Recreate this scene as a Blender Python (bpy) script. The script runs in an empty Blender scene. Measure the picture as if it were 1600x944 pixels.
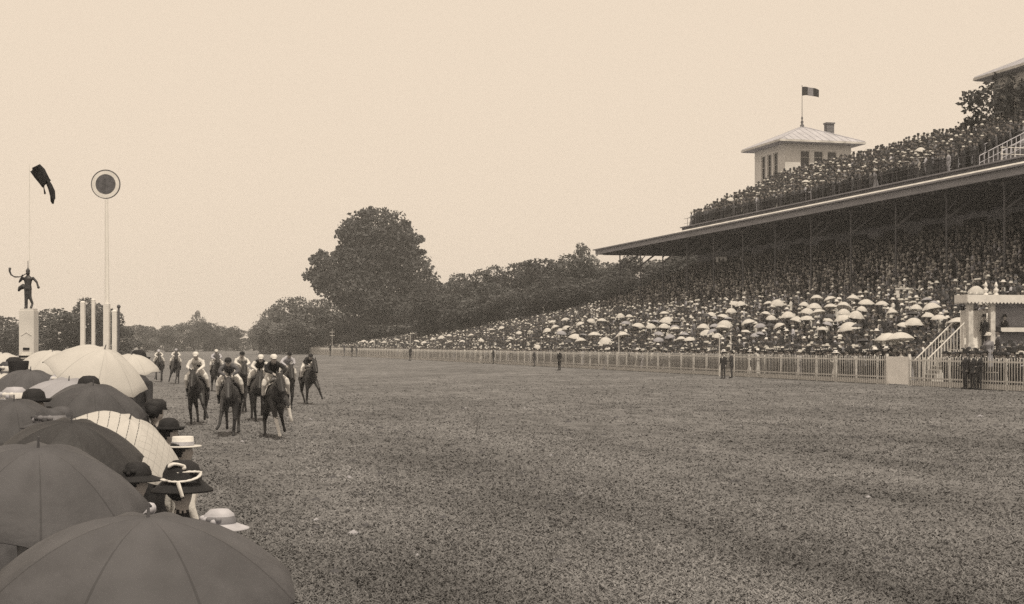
import bpy, bmesh, math, random
import numpy as np
from mathutils import Vector, Matrix
from mathutils.bvhtree import BVHTree

R = math.radians
SC = bpy.context.scene
COL = SC.collection
random.seed(7)
RNG = np.random.default_rng(7)

# ------------------------------------------------------------------ camera
FPX, VX, HY, CAMH = 2300.0, 189.0, 538.0, 2.6      # focal length and vanishing point, photo pixels
TH = math.atan((800 - VX) / FPX)
cd = bpy.data.cameras.new('camera')
cam = bpy.data.objects.new('camera', cd); COL.objects.link(cam)
cd.sensor_fit = 'HORIZONTAL'; cd.sensor_width = 36; cd.lens = 36 * FPX / 1600
cd.shift_y = (HY - 472) / 1600
cd.clip_start = 0.1; cd.clip_end = 6000
cam.location = (0, 0, CAMH); cam.rotation_euler = (R(90), 0, -TH)
SC.camera = cam

# ------------------------------------------------------------------ sky, sun, exposure
SUN_EL = 60.0
sun_az = Vector((0.06, -1.0, 0)).normalized()
wd = bpy.data.worlds.new('World'); SC.world = wd; wd.use_nodes = True
nt = wd.node_tree; nt.nodes.clear()
out = nt.nodes.new('ShaderNodeOutputWorld'); bg = nt.nodes.new('ShaderNodeBackground')
sky = nt.nodes.new('ShaderNodeTexSky'); sky.sky_type = 'NISHITA'; sky.sun_disc = False
sky.sun_elevation = R(SUN_EL); sky.sun_rotation = math.atan2(sun_az.x, sun_az.y)
sky.dust_density = 4.0; sky.air_density = 1.0
bw = nt.nodes.new('ShaderNodeRGBToBW')
mx = nt.nodes.new('ShaderNodeMix'); mx.data_type = 'RGBA'; mx.inputs[0].default_value = 0.93
mx.inputs[7].default_value = (9.0, 9.0, 9.0, 1)
tn = nt.nodes.new('ShaderNodeMix'); tn.data_type = 'RGBA'; tn.blend_type = 'MULTIPLY'; tn.inputs[0].default_value = 1
tn.inputs[7].default_value = (1.0, 0.832, 0.655, 1)
nt.links.new(sky.outputs[0], bw.inputs[0]); nt.links.new(bw.outputs[0], mx.inputs[6])
nt.links.new(mx.outputs[2], tn.inputs[6]); nt.links.new(tn.outputs[2], bg.inputs[0])
bg.inputs[1].default_value = 0.1
nt.links.new(bg.outputs[0], out.inputs[0])
sl = bpy.data.lights.new('sun', 'SUN'); sl.energy = 3.1; sl.angle = R(0.8); sl.color = (1.0, 0.88, 0.71)
so = bpy.data.objects.new('sun', sl); COL.objects.link(so)
sd = Vector((sun_az.x * math.cos(R(SUN_EL)), sun_az.y * math.cos(R(SUN_EL)), math.sin(R(SUN_EL))))
so.rotation_euler = sd.to_track_quat('Z', 'Y').to_euler(); so.location = (0, 0, 60)
SC.view_settings.view_transform = 'Standard'; SC.view_settings.look = 'None'
SC.view_settings.exposure = 0; SC.view_settings.gamma = 1
SC.render.engine = 'CYCLES'
SC.cycles.max_bounces = 5; SC.cycles.diffuse_bounces = 3; SC.cycles.glossy_bounces = 2
SC.cycles.use_denoising = False

# ------------------------------------------------------------------ projection helpers
CT, ST = math.cos(TH), math.sin(TH)
def P(px, zc, z=0.0):                       # column px, depth zc, height z
    xc = (px - 800) / FPX * zc
    return Vector((xc * CT + zc * ST, -xc * ST + zc * CT, z))
def Z(py, zc):                              # height of row py at depth zc
    return CAMH + (HY - py) / FPX * zc
def depth(v): return v[0] * ST + v[1] * CT
def pix(v):
    zc = depth(v); xc = v[0] * CT - v[1] * ST
    return 800 + FPX * xc / zc, HY - FPX * (v[2] - CAMH) / zc
def atX(px, X, z=0.0):                      # column px on the line X = const, running along the track
    ph = math.atan((px - 800) / FPX) + TH
    return Vector((X, X / math.tan(ph), z))
def sm(t): t = min(1, max(0, t)); return t * t * (3 - 2 * t)
def gz(X): return 0.45 * sm((X - 5) / 34)
def on_ground(px, py):
    z = 0.0
    for _ in range(12):
        zc = FPX * (CAMH - z) / (py - HY); p = P(px, zc); z = gz(p.x)
    return Vector((p.x, p.y, z))
def slope(Y):
    return float(np.interp(Y, [165, 172, 201, 264, 332, 400], [.45, .40, .31, .21, .12, .02]))
def bank(X, Y):
    return gz(min(X, 39)) + .14 * min(3.2, max(0, X - 40.1)) + slope(Y) * max(0, min(X, 66) - 44)
def terrace(X): return 14.5 + .45 * (X - 56.5)
def hit_bank(px, py, h):
    d = P(px, 1.0); dz = (HY - py) / FPX
    X = 40.0
    while X < 66:
        t = X / d.x
        if CAMH + dz * t <= bank(X, d.y * t) + h: break
        X += .05
    t = X / d.x
    return Vector((X, d.y * t, CAMH + dz * t)), t
def hit_terrace(px, py, h):
    d = P(px, 1.0); dz = (HY - py) / FPX; X = 57.0
    while X < 66:
        t = X / d.x
        if CAMH + dz * t <= terrace(X) + h: break
        X += .05
    return Vector((X, d.y * X / d.x, CAMH + dz * X / d.x)), X / d.x

# ------------------------------------------------------------------ materials
def TINT(c): return (c, c * .98, c * .95) if c > .5 else (c, c * 1.0, c * 1.09)
def mat(name, c, rough=.8, var=.18, scale=6.0, bump=0.0, bscale=40.0, spec=.25, rnd=0.0, two=None, streak=None):
    m = bpy.data.materials.new(name); m.use_nodes = True
    n = m.node_tree.nodes; l = m.node_tree.links
    b = n['Principled BSDF']; b.inputs['Roughness'].default_value = rough
    b.inputs['Specular IOR Level'].default_value = spec
    if not hasattr(c, '__len__'): c = TINT(c)
    tc = n.new('ShaderNodeTexCoord'); mp = n.new('ShaderNodeMapping')
    if streak: mp.inputs['Scale'].default_value = streak
    l.new(tc.outputs['Object'], mp.inputs[0])
    nz = n.new('ShaderNodeTexNoise'); nz.inputs['Scale'].default_value = scale; nz.inputs['Detail'].default_value = 5
    l.new(mp.outputs[0], nz.inputs['Vector'])
    rp = n.new('ShaderNodeValToRGB')
    rp.color_ramp.elements[0].position = .3; rp.color_ramp.elements[1].position = .7
    c2 = two if two else c
    if not hasattr(c2, '__len__'): c2 = TINT(c2)
    rp.color_ramp.elements[0].color = tuple(x * (1 - var) for x in c) + (1,)
    rp.color_ramp.elements[1].color = tuple(min(1, x * (1 + var)) for x in c2) + (1,)
    l.new(nz.outputs[0], rp.inputs[0]); last = rp.outputs[0]
    if rnd:
        oi = n.new('ShaderNodeObjectInfo'); mr = n.new('ShaderNodeMapRange')
        mr.inputs[3].default_value = 1 - rnd; mr.inputs[4].default_value = 1 + rnd
        l.new(oi.outputs['Random'], mr.inputs[0])
        mu = n.new('ShaderNodeMix'); mu.data_type = 'RGBA'; mu.blend_type = 'MULTIPLY'; mu.inputs[0].default_value = 1
        l.new(last, mu.inputs[6]); l.new(mr.outputs[0], mu.inputs[7]); last = mu.outputs[2]
    l.new(last, b.inputs['Base Color'])
    if bump:
        bn = n.new('ShaderNodeTexNoise'); bn.inputs['Scale'].default_value = bscale; bn.inputs['Detail'].default_value = 4
        l.new(tc.outputs['Object'], bn.inputs['Vector'])
        bp = n.new('ShaderNodeBump'); bp.inputs['Strength'].default_value = bump; bp.inputs['Distance'].default_value = .02
        l.new(bn.outputs[0], bp.inputs['Height']); l.new(bp.outputs[0], b.inputs['Normal'])
    return m

M = {}
M['white'] = mat('white_paint', .70, .6, .10, 3, .2)
M['white2'] = mat('weathered_white_paint', .57, .7, .22, 5, .3)
M['gatewhite'] = mat('fresh_white_paint', .86, .6, .08, 2)
M['pale'] = mat('pale_paint', .74, .6, .05, 2)
M['stone'] = mat('pale_stone', .60, .85, .12, 2, .3)
M['plaster'] = mat('pale_plaster', .62, .85, .08, 1.2, .15, 12)
M['roofzinc'] = mat('zinc_roof', .42, .55, .12, .8, .1)
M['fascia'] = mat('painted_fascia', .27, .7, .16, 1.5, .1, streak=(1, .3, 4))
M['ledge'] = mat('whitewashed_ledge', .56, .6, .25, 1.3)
M['darkwood_and_shade'] = mat('dark_timber_and_shade', .15, .8, .3, 1.2)  # timber tone, reused as painted shade on the terrace riser
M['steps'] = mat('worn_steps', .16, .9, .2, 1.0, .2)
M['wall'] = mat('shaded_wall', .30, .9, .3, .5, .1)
M['iron'] = mat('painted_iron', .10, .6, .1, 3)
M['ironpale'] = mat('pale_iron', .5, .6, .1, 3)
M['glass'] = mat('dark_window', .035, .12, .2, 1, spec=.5)
M['bronze'] = mat('dark_bronze', .035, .5, .3, 8, spec=.5)
M['brick'] = mat('dark_brick', .14, .9, .3, 4, .3)
M['black'] = mat('black_cloth', .022, .85, .25, 8, .2, 60)
M['dark'] = mat('dark_suit_cloth', .033, .9, .25, 8, .2, 60, rnd=.45)
M['char'] = mat('charcoal_cloth', .075, .9, .25, 8, .2, 60, rnd=.4)
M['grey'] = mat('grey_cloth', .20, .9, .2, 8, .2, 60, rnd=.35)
M['light'] = mat('light_cloth', .42, .9, .15, 8, .2, 60, rnd=.25)
M['whitecloth'] = mat('white_cloth', .62, .85, .10, 6, .25, 40)
M['straw'] = mat('straw', (.40, .39, .37), .8, .2, 30, rnd=.3)
M['skin'] = mat('skin', (.34, .32, .31), .6, .10, 5)
M['hair'] = mat('dark_hair', .025, .7, .3, 30)
M['horse'] = mat('dark_bay_coat', .019, .5, .35, 3, spec=.4)
M['horse2'] = mat('brown_coat', .034, .5, .35, 3, spec=.4)
M['hoof'] = mat('hoof', .03, .6, .2, 5)
M['leather'] = mat('leather', .025, .45, .2, 10, spec=.4)
M['bark'] = mat('bark', .07, .9, .3, 2, .5)
M['leaf'] = mat('tree_leaves', (.104, .106, .108), .85, .5, .45, rnd=.10)
M['leaf2'] = mat('tree_leaves_pale', (.155, .156, .158), .85, .5, .3, rnd=.12)
M['leaf3'] = mat('tree_leaves_dark', (.086, .087, .089), .85, .5, .3, rnd=.08)
M['umb_grey'] = mat('grey_umbrella_cotton', .078, .75, .2, 3.5, .35, 22, spec=.3)
M['umb_dark'] = mat('dark_umbrella_cotton', .062, .7, .25, 3.5, .35, 22, spec=.3)
M['umb_black'] = mat('black_umbrella_silk', .032, .6, .25, 3.5, .35, 22, spec=.35)
M['umb_light'] = mat('light_grey_umbrella_cotton', .30, .8, .15, 2.5, .2, 90)
M['umb_white'] = mat('white_umbrella_cotton', .60, .85, .06, 3, .15, 80)
M['wood'] = mat('handle_wood', .10, .6, .2, 10)
M['plume'] = mat('white_ribbon', .60, .8, .08, 20)

def translucent(m, f):
    n = m.node_tree.nodes; l = m.node_tree.links; b = n['Principled BSDF']; o = n['Material Output']
    t = n.new('ShaderNodeBsdfTranslucent'); ms = n.new('ShaderNodeMixShader'); ms.inputs[0].default_value = f
    src = b.inputs['Base Color'].links[0].from_socket
    l.new(src, t.inputs[0]); l.new(b.outputs[0], ms.inputs[1]); l.new(t.outputs[0], ms.inputs[2]); l.new(ms.outputs[0], o.inputs[0])
for k in ('leaf', 'leaf2', 'leaf3'): translucent(M[k], .25)
translucent(M['umb_white'], .25)

def seam_material(base, name, seam):        # canopy cloth whose rib seams are stitched a little darker (UV.x = 0..1 over a panel)
    m = base.copy(); m.name = name
    n = m.node_tree.nodes; l = m.node_tree.links; b = n['Principled BSDF']
    uv = n.new('ShaderNodeUVMap'); sp = n.new('ShaderNodeSeparateXYZ'); l.new(uv.outputs[0], sp.inputs[0])
    a = n.new('ShaderNodeMath'); a.operation = 'SUBTRACT'; a.inputs[1].default_value = .5; l.new(sp.outputs[0], a.inputs[0])
    ab = n.new('ShaderNodeMath'); ab.operation = 'ABSOLUTE'; l.new(a.outputs[0], ab.inputs[0])
    g = n.new('ShaderNodeMath'); g.operation = 'GREATER_THAN'; g.inputs[1].default_value = .485; l.new(ab.outputs[0], g.inputs[0])
    mu = n.new('ShaderNodeMath'); mu.operation = 'MULTIPLY_ADD'; mu.inputs[1].default_value = seam - 1; mu.inputs[2].default_value = 1
    l.new(g.outputs[0], mu.inputs[0])
    mix = n.new('ShaderNodeMix'); mix.data_type = 'RGBA'; mix.blend_type = 'MULTIPLY'; mix.inputs[0].default_value = 1
    src = b.inputs['Base Color'].links[0].from_socket
    l.new(src, mix.inputs[6]); l.new(mu.outputs[0], mix.inputs[7])
    for lk in [lk for lk in l if lk.from_socket == src and lk.to_node != mix]:
        ts = lk.to_socket; l.remove(lk); l.new(mix.outputs[2], ts)
    return m
for k in ('umb_grey', 'umb_dark', 'umb_black', 'umb_light', 'umb_white'):
    M[k + '_s'] = seam_material(M[k], M[k].name + '_seamed', .80 if k == 'umb_white' else .7)

def stripe_material():                      # white cotton with thin dark dashed woven stripes, paler check at its side
    m = M['umb_white'].copy(); m.name = 'striped_umbrella_cotton'
    n = m.node_tree.nodes; l = m.node_tree.links; b = n['Principled BSDF']
    tc = n.new('ShaderNodeTexCoord'); sp = n.new('ShaderNodeSeparateXYZ'); l.new(tc.outputs['Object'], sp.inputs[0])
    def mth(op, a, b2, c=None):
        x = n.new('ShaderNodeMath'); x.operation = op
        for i, v in enumerate((a, b2, c)):
            if v is None: continue
            if isinstance(v, (int, float)): x.inputs[i].default_value = v
            else: l.new(v, x.inputs[i])
        return x.outputs[0]
    fx = mth('FRACT', mth('MULTIPLY', sp.outputs[0], 11.5), None)
    ln = mth('LESS_THAN', fx, .075)
    fy = mth('FRACT', mth('MULTIPLY', sp.outputs[1], 26.0), None)
    dash = mth('LESS_THAN', fy, .85)
    zone = mth('LESS_THAN', sp.outputs[0], .12)
    s1 = mth('MULTIPLY', mth('MULTIPLY', ln, dash), zone)
    fx2 = mth('LESS_THAN', mth('FRACT', mth('MULTIPLY', sp.outputs[0], 17.0), None), .07)
    fy2 = mth('LESS_THAN', mth('FRACT', mth('MULTIPLY', sp.outputs[1], 17.0), None), .07)
    s2 = mth('MULTIPLY', mth('MAXIMUM', fx2, fy2), mth('SUBTRACT', 1.0, zone))
    f = mth('ADD', mth('MULTIPLY', s1, .85), mth('MULTIPLY', s2, .3))
    mix = n.new('ShaderNodeMix'); mix.data_type = 'RGBA'
    src = b.inputs['Base Color'].links[0].from_socket
    l.new(f, mix.inputs[0]); l.new(src, mix.inputs[6]); mix.inputs[7].default_value = (.03, .03, .03, 1)
    for lk in [lk for lk in l if lk.from_socket == src and lk.to_node != mix]:
        ts = lk.to_socket; l.remove(lk); l.new(mix.outputs[2], ts)
    return m
M['umb_stripe'] = stripe_material()

def turf_material():
    m = bpy.data.materials.new('mown_turf'); m.use_nodes = True
    n = m.node_tree.nodes; l = m.node_tree.links; b = n['Principled BSDF']
    b.inputs['Roughness'].default_value = .95; b.inputs['Specular IOR Level'].default_value = .1
    tc = n.new('ShaderNodeTexCoord')
    def noise(s, d, sc=None):
        x = n.new('ShaderNodeTexNoise'); x.inputs['Scale'].default_value = s; x.inputs['Detail'].default_value = d; x.inputs['Roughness'].default_value = .65
        if sc:
            mp = n.new('ShaderNodeMapping'); mp.inputs['Scale'].default_value = sc; l.new(tc.outputs['Object'], mp.inputs[0]); l.new(mp.outputs[0], x.inputs['Vector'])
        else: l.new(tc.outputs['Object'], x.inputs['Vector'])
        return x.outputs[0]
    def ramp(v, a, bb, pa=.35, pb=.65):
        r = n.new('ShaderNodeValToRGB'); e = r.color_ramp.elements
        e[0].position = pa; e[1].position = pb; e[0].color = (a, a, a, 1); e[1].color = (bb, bb, bb, 1)
        l.new(v, r.inputs[0]); return r.outputs[0]
    def mul(a, c):
        x = n.new('ShaderNodeMix'); x.data_type = 'RGBA'; x.blend_type = 'MULTIPLY'; x.inputs[0].default_value = 1
        l.new(a, x.inputs[6])
        if isinstance(c, tuple): x.inputs[7].default_value = c
        else: l.new(c, x.inputs[7])
        return x.outputs[2]
    c = mul(ramp(noise(.12, 6), .78, 1.2), ramp(noise(22, 6), .62, 1.38))
    c = mul(c, ramp(noise(1.6, 6, (1, .35, 1)), .72, 1.28))
    c = mul(c, (.146, .146, .151, 1))
    l.new(c, b.inputs['Base Color'])
    bp = n.new('ShaderNodeBump'); bp.inputs['Strength'].default_value = .6; bp.inputs['Distance'].default_value = .05
    l.new(noise(18, 5), bp.inputs['Height']); l.new(bp.outputs[0], b.inputs['Normal'])
    return m
M['turf'] = turf_material()
M['blade'] = mat('grass_blades', (.190, .190, .196), .9, .42, .35, streak=(1, .3, 1))
M['blade_dark'] = mat('grass_blades_dark', (.150, .150, .155), .9, .42, .35, streak=(1, .3, 1))
M['dirtpale'] = mat('dry_clods', .30, .95, .3, 9)
M['dirt'] = mat('trodden_gravel', .13, .95, .2, .8, .3)

# ------------------------------------------------------------------ object helpers
def tag(o, label=None, cat=None, group=None, kind=None):
    if label: o['label'] = label
    if cat: o['category'] = cat
    if group: o['group'] = group
    if kind: o['kind'] = kind
    return o
def link(name, me, parent=None):
    o = bpy.data.objects.new(name, me); COL.objects.link(o)
    if parent is not None: o.parent = parent
    return o
def empty(name, loc=(0, 0, 0), rz=0.0, label=None, cat=None, group=None):
    o = bpy.data.objects.new(name, None); COL.objects.link(o)
    o.location = loc; o.rotation_euler = (0, 0, rz); o.empty_display_size = .2
    return tag(o, label, cat, group)
def copy_tree(o, parent=None):
    c = o.copy(); COL.objects.link(c)
    if parent is not None: c.parent = parent
    for ch in list(o.children): copy_tree(ch, c)
    return c

class MB:                                   # collects simple shapes into one mesh
    def __init__(s): s.v = []; s.f = []; s.m = []; s.uv = None
    def add(s, vs, fs, mi=0):
        k = len(s.v); s.v += [tuple(p) for p in vs]; s.f += [tuple(i + k for i in f) for f in fs]; s.m += [mi] * len(fs); return s
    def box(s, c, d, mi=0, rz=0.0, taper=1.0):
        x, y, z = d[0] / 2, d[1] / 2, d[2] / 2
        vs = []
        for sz in (-1, 1):
            t = taper if sz > 0 else 1
            for sx, sy in ((-1, -1), (1, -1), (1, 1), (-1, 1)):
                px, py = sx * x * t, sy * y * t
                vs.append((c[0] + px * math.cos(rz) - py * math.sin(rz), c[1] + px * math.sin(rz) + py * math.cos(rz), c[2] + sz * z))
        return s.add(vs, [(3, 2, 1, 0), (4, 5, 6, 7), (0, 1, 5, 4), (1, 2, 6, 5), (2, 3, 7, 6), (3, 0, 4, 7)], mi)
    def tube(s, pts, rad, mi=0, n=8, side=None):
        pts = [Vector(p) for p in pts]; rings = []
        if not hasattr(rad, '__len__'): rad = [rad] * len(pts)
        for i, p in enumerate(pts):
            t = (pts[min(i + 1, len(pts) - 1)] - pts[max(i - 1, 0)])
            t = t.normalized() if t.length > 1e-9 else Vector((0, 0, 1))
            sv = Vector(side) if side else (Vector((1, 0, 0)) if abs(t.x) < .9 else Vector((0, 1, 0)))
            sv = (sv - t * sv.dot(t)).normalized(); up = t.cross(sv)
            r = rad[i]; a, b = (r if hasattr(r, '__len__') else (r, r))
            rings.append([p + sv * (a * math.cos(2 * math.pi * k / n)) + up * (b * math.sin(2 * math.pi * k / n)) for k in range(n)])
        vs = [v for r in rings for v in r]; fs = []
        for i in range(len(pts) - 1):
            for k in range(n):
                a, b = i * n + k, i * n + (k + 1) % n
                fs.append((a, b, b + n, a + n))
        def rr(r): return min(r) if hasattr(r, '__len__') else r
        t0 = (pts[0] - pts[1]).normalized(); t1 = (pts[-1] - pts[-2]).normalized()
        vs.append(pts[0] + t0 * rr(rad[0]) * .45); c0 = len(vs) - 1
        vs.append(pts[-1] + t1 * rr(rad[-1]) * .45); c1 = len(vs) - 1
        L = (len(pts) - 1) * n
        for k in range(n):
            fs.append((c0, (k + 1) % n, k)); fs.append((c1, L + k, L + (k + 1) % n))
        return s.add(vs, fs, mi)
    def ball(s, c, r, mi=0, n=10, m=7):
        if not hasattr(r, '__len__'): r = (r, r, r)
        vs = [(c[0], c[1], c[2] - r[2])]
        for j in range(1, m):
            ph = math.pi * j / m
            for k in range(n):
                a = 2 * math.pi * k / n
                vs.append((c[0] + r[0] * math.sin(ph) * math.cos(a), c[1] + r[1] * math.sin(ph) * math.sin(a), c[2] - r[2] * math.cos(ph)))
        vs.append((c[0], c[1], c[2] + r[2])); fs = []
        for k in range(n): fs.append((0, 1 + (k + 1) % n, 1 + k))
        for j in range(m - 2):
            for k in range(n):
                a, b = 1 + j * n + k, 1 + j * n + (k + 1) % n
                fs.append((a, b, b + n, a + n))
        t = len(vs) - 1; L = 1 + (m - 2) * n
        for k in range(n): fs.append((t, L + k, L + (k + 1) % n))
        return s.add(vs, fs, mi)
    def lathe(s, prof, c=(0, 0, 0), n=14, sy=1.0, mi=0, tilt=None):
        vs = []; fs = []
        for r, z in prof:
            for k in range(n):
                a = 2 * math.pi * k / n
                v = Vector((r * math.cos(a), r * sy * math.sin(a), z))
                if tilt is not None: v = tilt @ v
                vs.append(v + Vector(c))
        for i in range(len(prof) - 1):
            for k in range(n):
                a, b = i * n + k, i * n + (k + 1) % n
                fs.append((a, b, b + n, a + n))
        return s.add(vs, fs, mi)
    def prism(s, outline, y0, y1, mi=0):    # (x, z) outline extruded along Y
        n = len(outline)
        vs = [(x, y0, z) for x, z in outline] + [(x, y1, z) for x, z in outline]
        fs = [tuple(range(n)), tuple(range(2 * n - 1, n - 1, -1))]
        for i in range(n): j = (i + 1) % n; fs.append((i, i + n, j + n, j))
        return s.add(vs, fs, mi)
    def mesh(s, name, mats, smooth=False):
        me = bpy.data.meshes.new(name); me.from_pydata(s.v, [], s.f)
        for m in (mats if isinstance(mats, (list, tuple)) else [mats]): me.materials.append(m)
        me.polygons.foreach_set('material_index', s.m)
        bm = bmesh.new(); bm.from_mesh(me); bmesh.ops.recalc_face_normals(bm, faces=bm.faces); bm.to_mesh(me); bm.free()
        me.polygons.foreach_set('use_smooth', [smooth] * len(me.polygons)); me.update()
        return me
    def build(s, name, mats, parent=None, smooth=False): return link(name, s.mesh(name, mats, smooth), parent)
    def body(s, name, mats, voxel):         # melts the shapes into one continuous skin; each face keeps the material of the shape it lies on
        src = s.mesh(name + '_src', mats)
        o = link(name + '_src', src)
        r = o.modifiers.new('r', 'REMESH'); r.mode = 'VOXEL'; r.voxel_size = voxel; r.adaptivity = 0
        q = o.modifiers.new('s', 'SMOOTH'); q.factor = .5; q.iterations = 2
        dg = bpy.context.evaluated_depsgraph_get(); dg.update()
        me = bpy.data.meshes.new_from_object(o.evaluated_get(dg)); me.name = name
        tree = BVHTree.FromPolygons(s.v, s.f)
        me.materials.clear()
        for m in mats: me.materials.append(m)
        mi = [s.m[tree.find_nearest(p.center)[2]] for p in me.polygons]
        me.polygons.foreach_set('material_index', mi); me.polygons.foreach_set('use_smooth', [True] * len(mi)); me.update()
        bpy.data.objects.remove(o); bpy.data.meshes.remove(src)
        return me

def fast_mesh(name, v, f, mats, mi=None, smooth=False):       # numpy verts and same-size faces
    me = bpy.data.meshes.new(name); nf, k = f.shape
    me.vertices.add(len(v)); me.vertices.foreach_set('co', v.astype(np.float32).ravel())
    me.loops.add(nf * k); me.loops.foreach_set('vertex_index', f.astype(np.int32).ravel())
    me.polygons.add(nf); me.polygons.foreach_set('loop_start', np.arange(0, nf * k, k, dtype=np.int32))
    try: me.polygons.foreach_set('loop_total', np.full(nf, k, dtype=np.int32))
    except Exception: pass
    for m in mats: me.materials.append(m)
    if mi is not None: me.polygons.foreach_set('material_index', mi.astype(np.int32))
    me.update(calc_edges=True); me.validate()
    return me

# ------------------------------------------------------------------ ground
def ground():
    xs = sorted(set([-760, -500, -200, -80, -40] + list(range(-20, 46, 2)) + [60, 90, 150, 300, 760]))
    ys = [-280, -60, -20] + list(range(-10, 120, 5)) + [140, 180, 240, 320, 450, 700, 980]
    vs = [(x, y, gz(x)) for y in ys for x in xs]; n = len(xs)
    fs = [(j * n + i, j * n + i + 1, (j + 1) * n + i + 1, (j + 1) * n + i) for j in range(len(ys) - 1) for i in range(n - 1)]
    o = MB().add(vs, fs).build('turf_ground', M['turf'], smooth=True); tag(o, kind='structure')
    # trodden standing ground and the rising bank behind the fence
    xs = [39.9, 41, 42, 43, 44] + [44 + i * 1.5 for i in range(1, 16)]
    ys = list(range(50, 400, 8)) + [420, 460]
    vs = [(x, y, bank(x, y) + (.004 if x < 44.1 else -.15)) for y in ys for x in xs]; n = len(xs)
    fs = [(j * n + i, j * n + i + 1, (j + 1) * n + i + 1, (j + 1) * n + i) for j in range(len(ys) - 1) for i in range(n - 1)]
    o = MB().add(vs, fs).build('bank_ground', M['dirt'], smooth=True); tag(o, kind='structure')
ground()

def grass():
    N = 270000
    u = RNG.random(N); zc = 1 / ((1 - u) / 12.0 + u / 120.0)          # denser towards the camera
    px = RNG.uniform(-60, 1660, N)
    xc = (px - 800) / FPX * zc
    X = xc * CT + zc * ST; Y = -xc * ST + zc * CT
    keep = X < 38.9
    wear = np.sin(X * .55 + .6 * np.sin(Y * .07)) + .8 * np.sin(X * 1.7 + Y * .05 + 1) + .5 * np.sin(Y * .21 + X * .3)
    keep &= RNG.random(N) < np.clip(.95 - .28 * np.clip(wear, 0, 2), .3, 1)
    cl = np.sin(X * 1.9 + np.sin(Y * 1.3) * 2) * np.sin(Y * .9 + np.sin(X * .8) * 2) + RNG.normal(0, .7, N)
    keep &= cl > -1.3
    keep &= RNG.random(N) < np.clip((118 - zc) / 60, 0, 1)
    X, Y, zc = X[keep], Y[keep], zc[keep]; n = len(X)
    t = np.clip((X - 5) / 34, 0, 1); zg = .45 * t * t * (3 - 2 * t)
    B = 3; vs = np.zeros((n, B, 3, 3)); sc = (.6 + .8 * RNG.random(n)) * (1 + zc / 60)
    for b in range(B):
        a = RNG.random(n) * 6.283; ox = RNG.normal(0, .05, n) * sc; oy = RNG.normal(0, .05, n) * sc
        w = (.007 + .008 * RNG.random(n)) * sc; h = (.006 + .016 * RNG.random(n)) * sc
        lx, ly = RNG.normal(0, .03, n) * sc, RNG.normal(0, .03, n) * sc
        ca, sa = np.cos(a) * w, np.sin(a) * w
        vs[:, b, 0] = np.stack([X + ox - ca, Y + oy - sa, zg - .003], 1)
        vs[:, b, 1] = np.stack([X + ox + ca, Y + oy + sa, zg - .003], 1)
        vs[:, b, 2] = np.stack([X + ox + lx, Y + oy + ly, zg + h], 1)
    f = np.arange(n * B * 3).reshape(-1, 3)
    mi = (RNG.random(n * B) < .45).astype(int)
    me = fast_mesh('grass', vs.reshape(-1, 3), f, [M['blade'], M['blade_dark']], mi)
    tag(link('grass', me), kind='stuff')
grass()

def divots():                               # kicked up sods and hoof scars along the running line
    b = MB(); rg = random.Random(5)
    for i in range(190):
        near = rg.random() < .55
        zc = rg.uniform(16, 60); p = P(rg.uniform(330, 900) if near else rg.uniform(420, 1580), zc)
        if p.x > 38: continue
        p.z = gz(p.x); q = rg.uniform(.03, .09) * (1 + zc / 80); a = rg.random() * 6.28
        n = 6; ring = [(p.x + q * rg.uniform(.6, 1.2) * math.cos(a + k * 6.283 / n), p.y + q * rg.uniform(.8, 1.8) * math.sin(a + k * 6.283 / n), p.z - .004) for k in range(n)]
        b.add(ring + [(p.x, p.y, p.z + q * .5)], [(k, (k + 1) % n, n) for k in range(n)], 0 if rg.random() < .9 else 1)
    tag(b.build('turf_divots', [M['bark'], M['dirtpale']]), kind='stuff')
divots()

# ------------------------------------------------------------------ trees
def leaves(lobes, n, size, seed, inner=.35):
    rg = np.random.default_rng(seed)
    L = np.array(lobes, float); w = (L[:, 3] * L[:, 4] * L[:, 5]) ** .7; w /= w.sum()
    k = rg.choice(len(L), n, p=w)
    d = rg.normal(size=(n, 3)); d /= np.linalg.norm(d, axis=1)[:, None]
    bumpy = 1 + .13 * np.sin(d[:, 0] * 7 + k * 2.1) * np.sin(d[:, 1] * 6 + k) + .1 * np.sin(d[:, 2] * 9 + k * 1.7)
    r = (1 - inner * rg.random(n) ** 1.6) * bumpy + rg.normal(0, .05, n)
    c = L[k, :3] + d * r[:, None] * L[k, 3:6]
    a = rg.normal(size=(n, 3)); a /= np.linalg.norm(a, axis=1)[:, None]
    b = np.cross(a, rg.normal(size=(n, 3))); b /= np.linalg.norm(b, axis=1)[:, None]
    s = size * (.5 + rg.random(n))[:, None]
    v = np.stack([c - a * s, c - b * s * .55, c + a * s * (.6 + .6 * rg.random(n))[:, None], c + b * s * .6], 1)
    return v.reshape(-1, 3), np.arange(n * 4).reshape(-1, 4)
def trunk_mesh(h, r, spread, seed, top=.55):
    rg = random.Random(seed); b = MB()
    b.tube([(0, 0, -.3), (.02 * h, 0, h * .2), (.0, .02 * h, h * .4), (.01 * h, 0, h * .72)], [r * 1.25, r, r * .8, r * .3], n=8)
    for i in range(6):
        a = i * 1.05 + rg.random(); z = h * (.28 + .07 * i)
        b.tube([(0, 0, z), (math.cos(a) * spread * .45, math.sin(a) * spread * .45, z + h * .10), (math.cos(a) * spread * .8, math.sin(a) * spread * .8, z + h * .2)], [r * .42, r * .28, r * .12], n=6)
    return b.mesh('trunk', M['bark'], True)
KINDS = {}
def tree_kind(key, lobes, n, size, m, th, tr, sp, seed):
    v, f = leaves(lobes, n, size, seed)
    KINDS[key] = (fast_mesh('crown', v, f, [M[m]]), trunk_mesh(th, tr, sp, seed))
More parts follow.
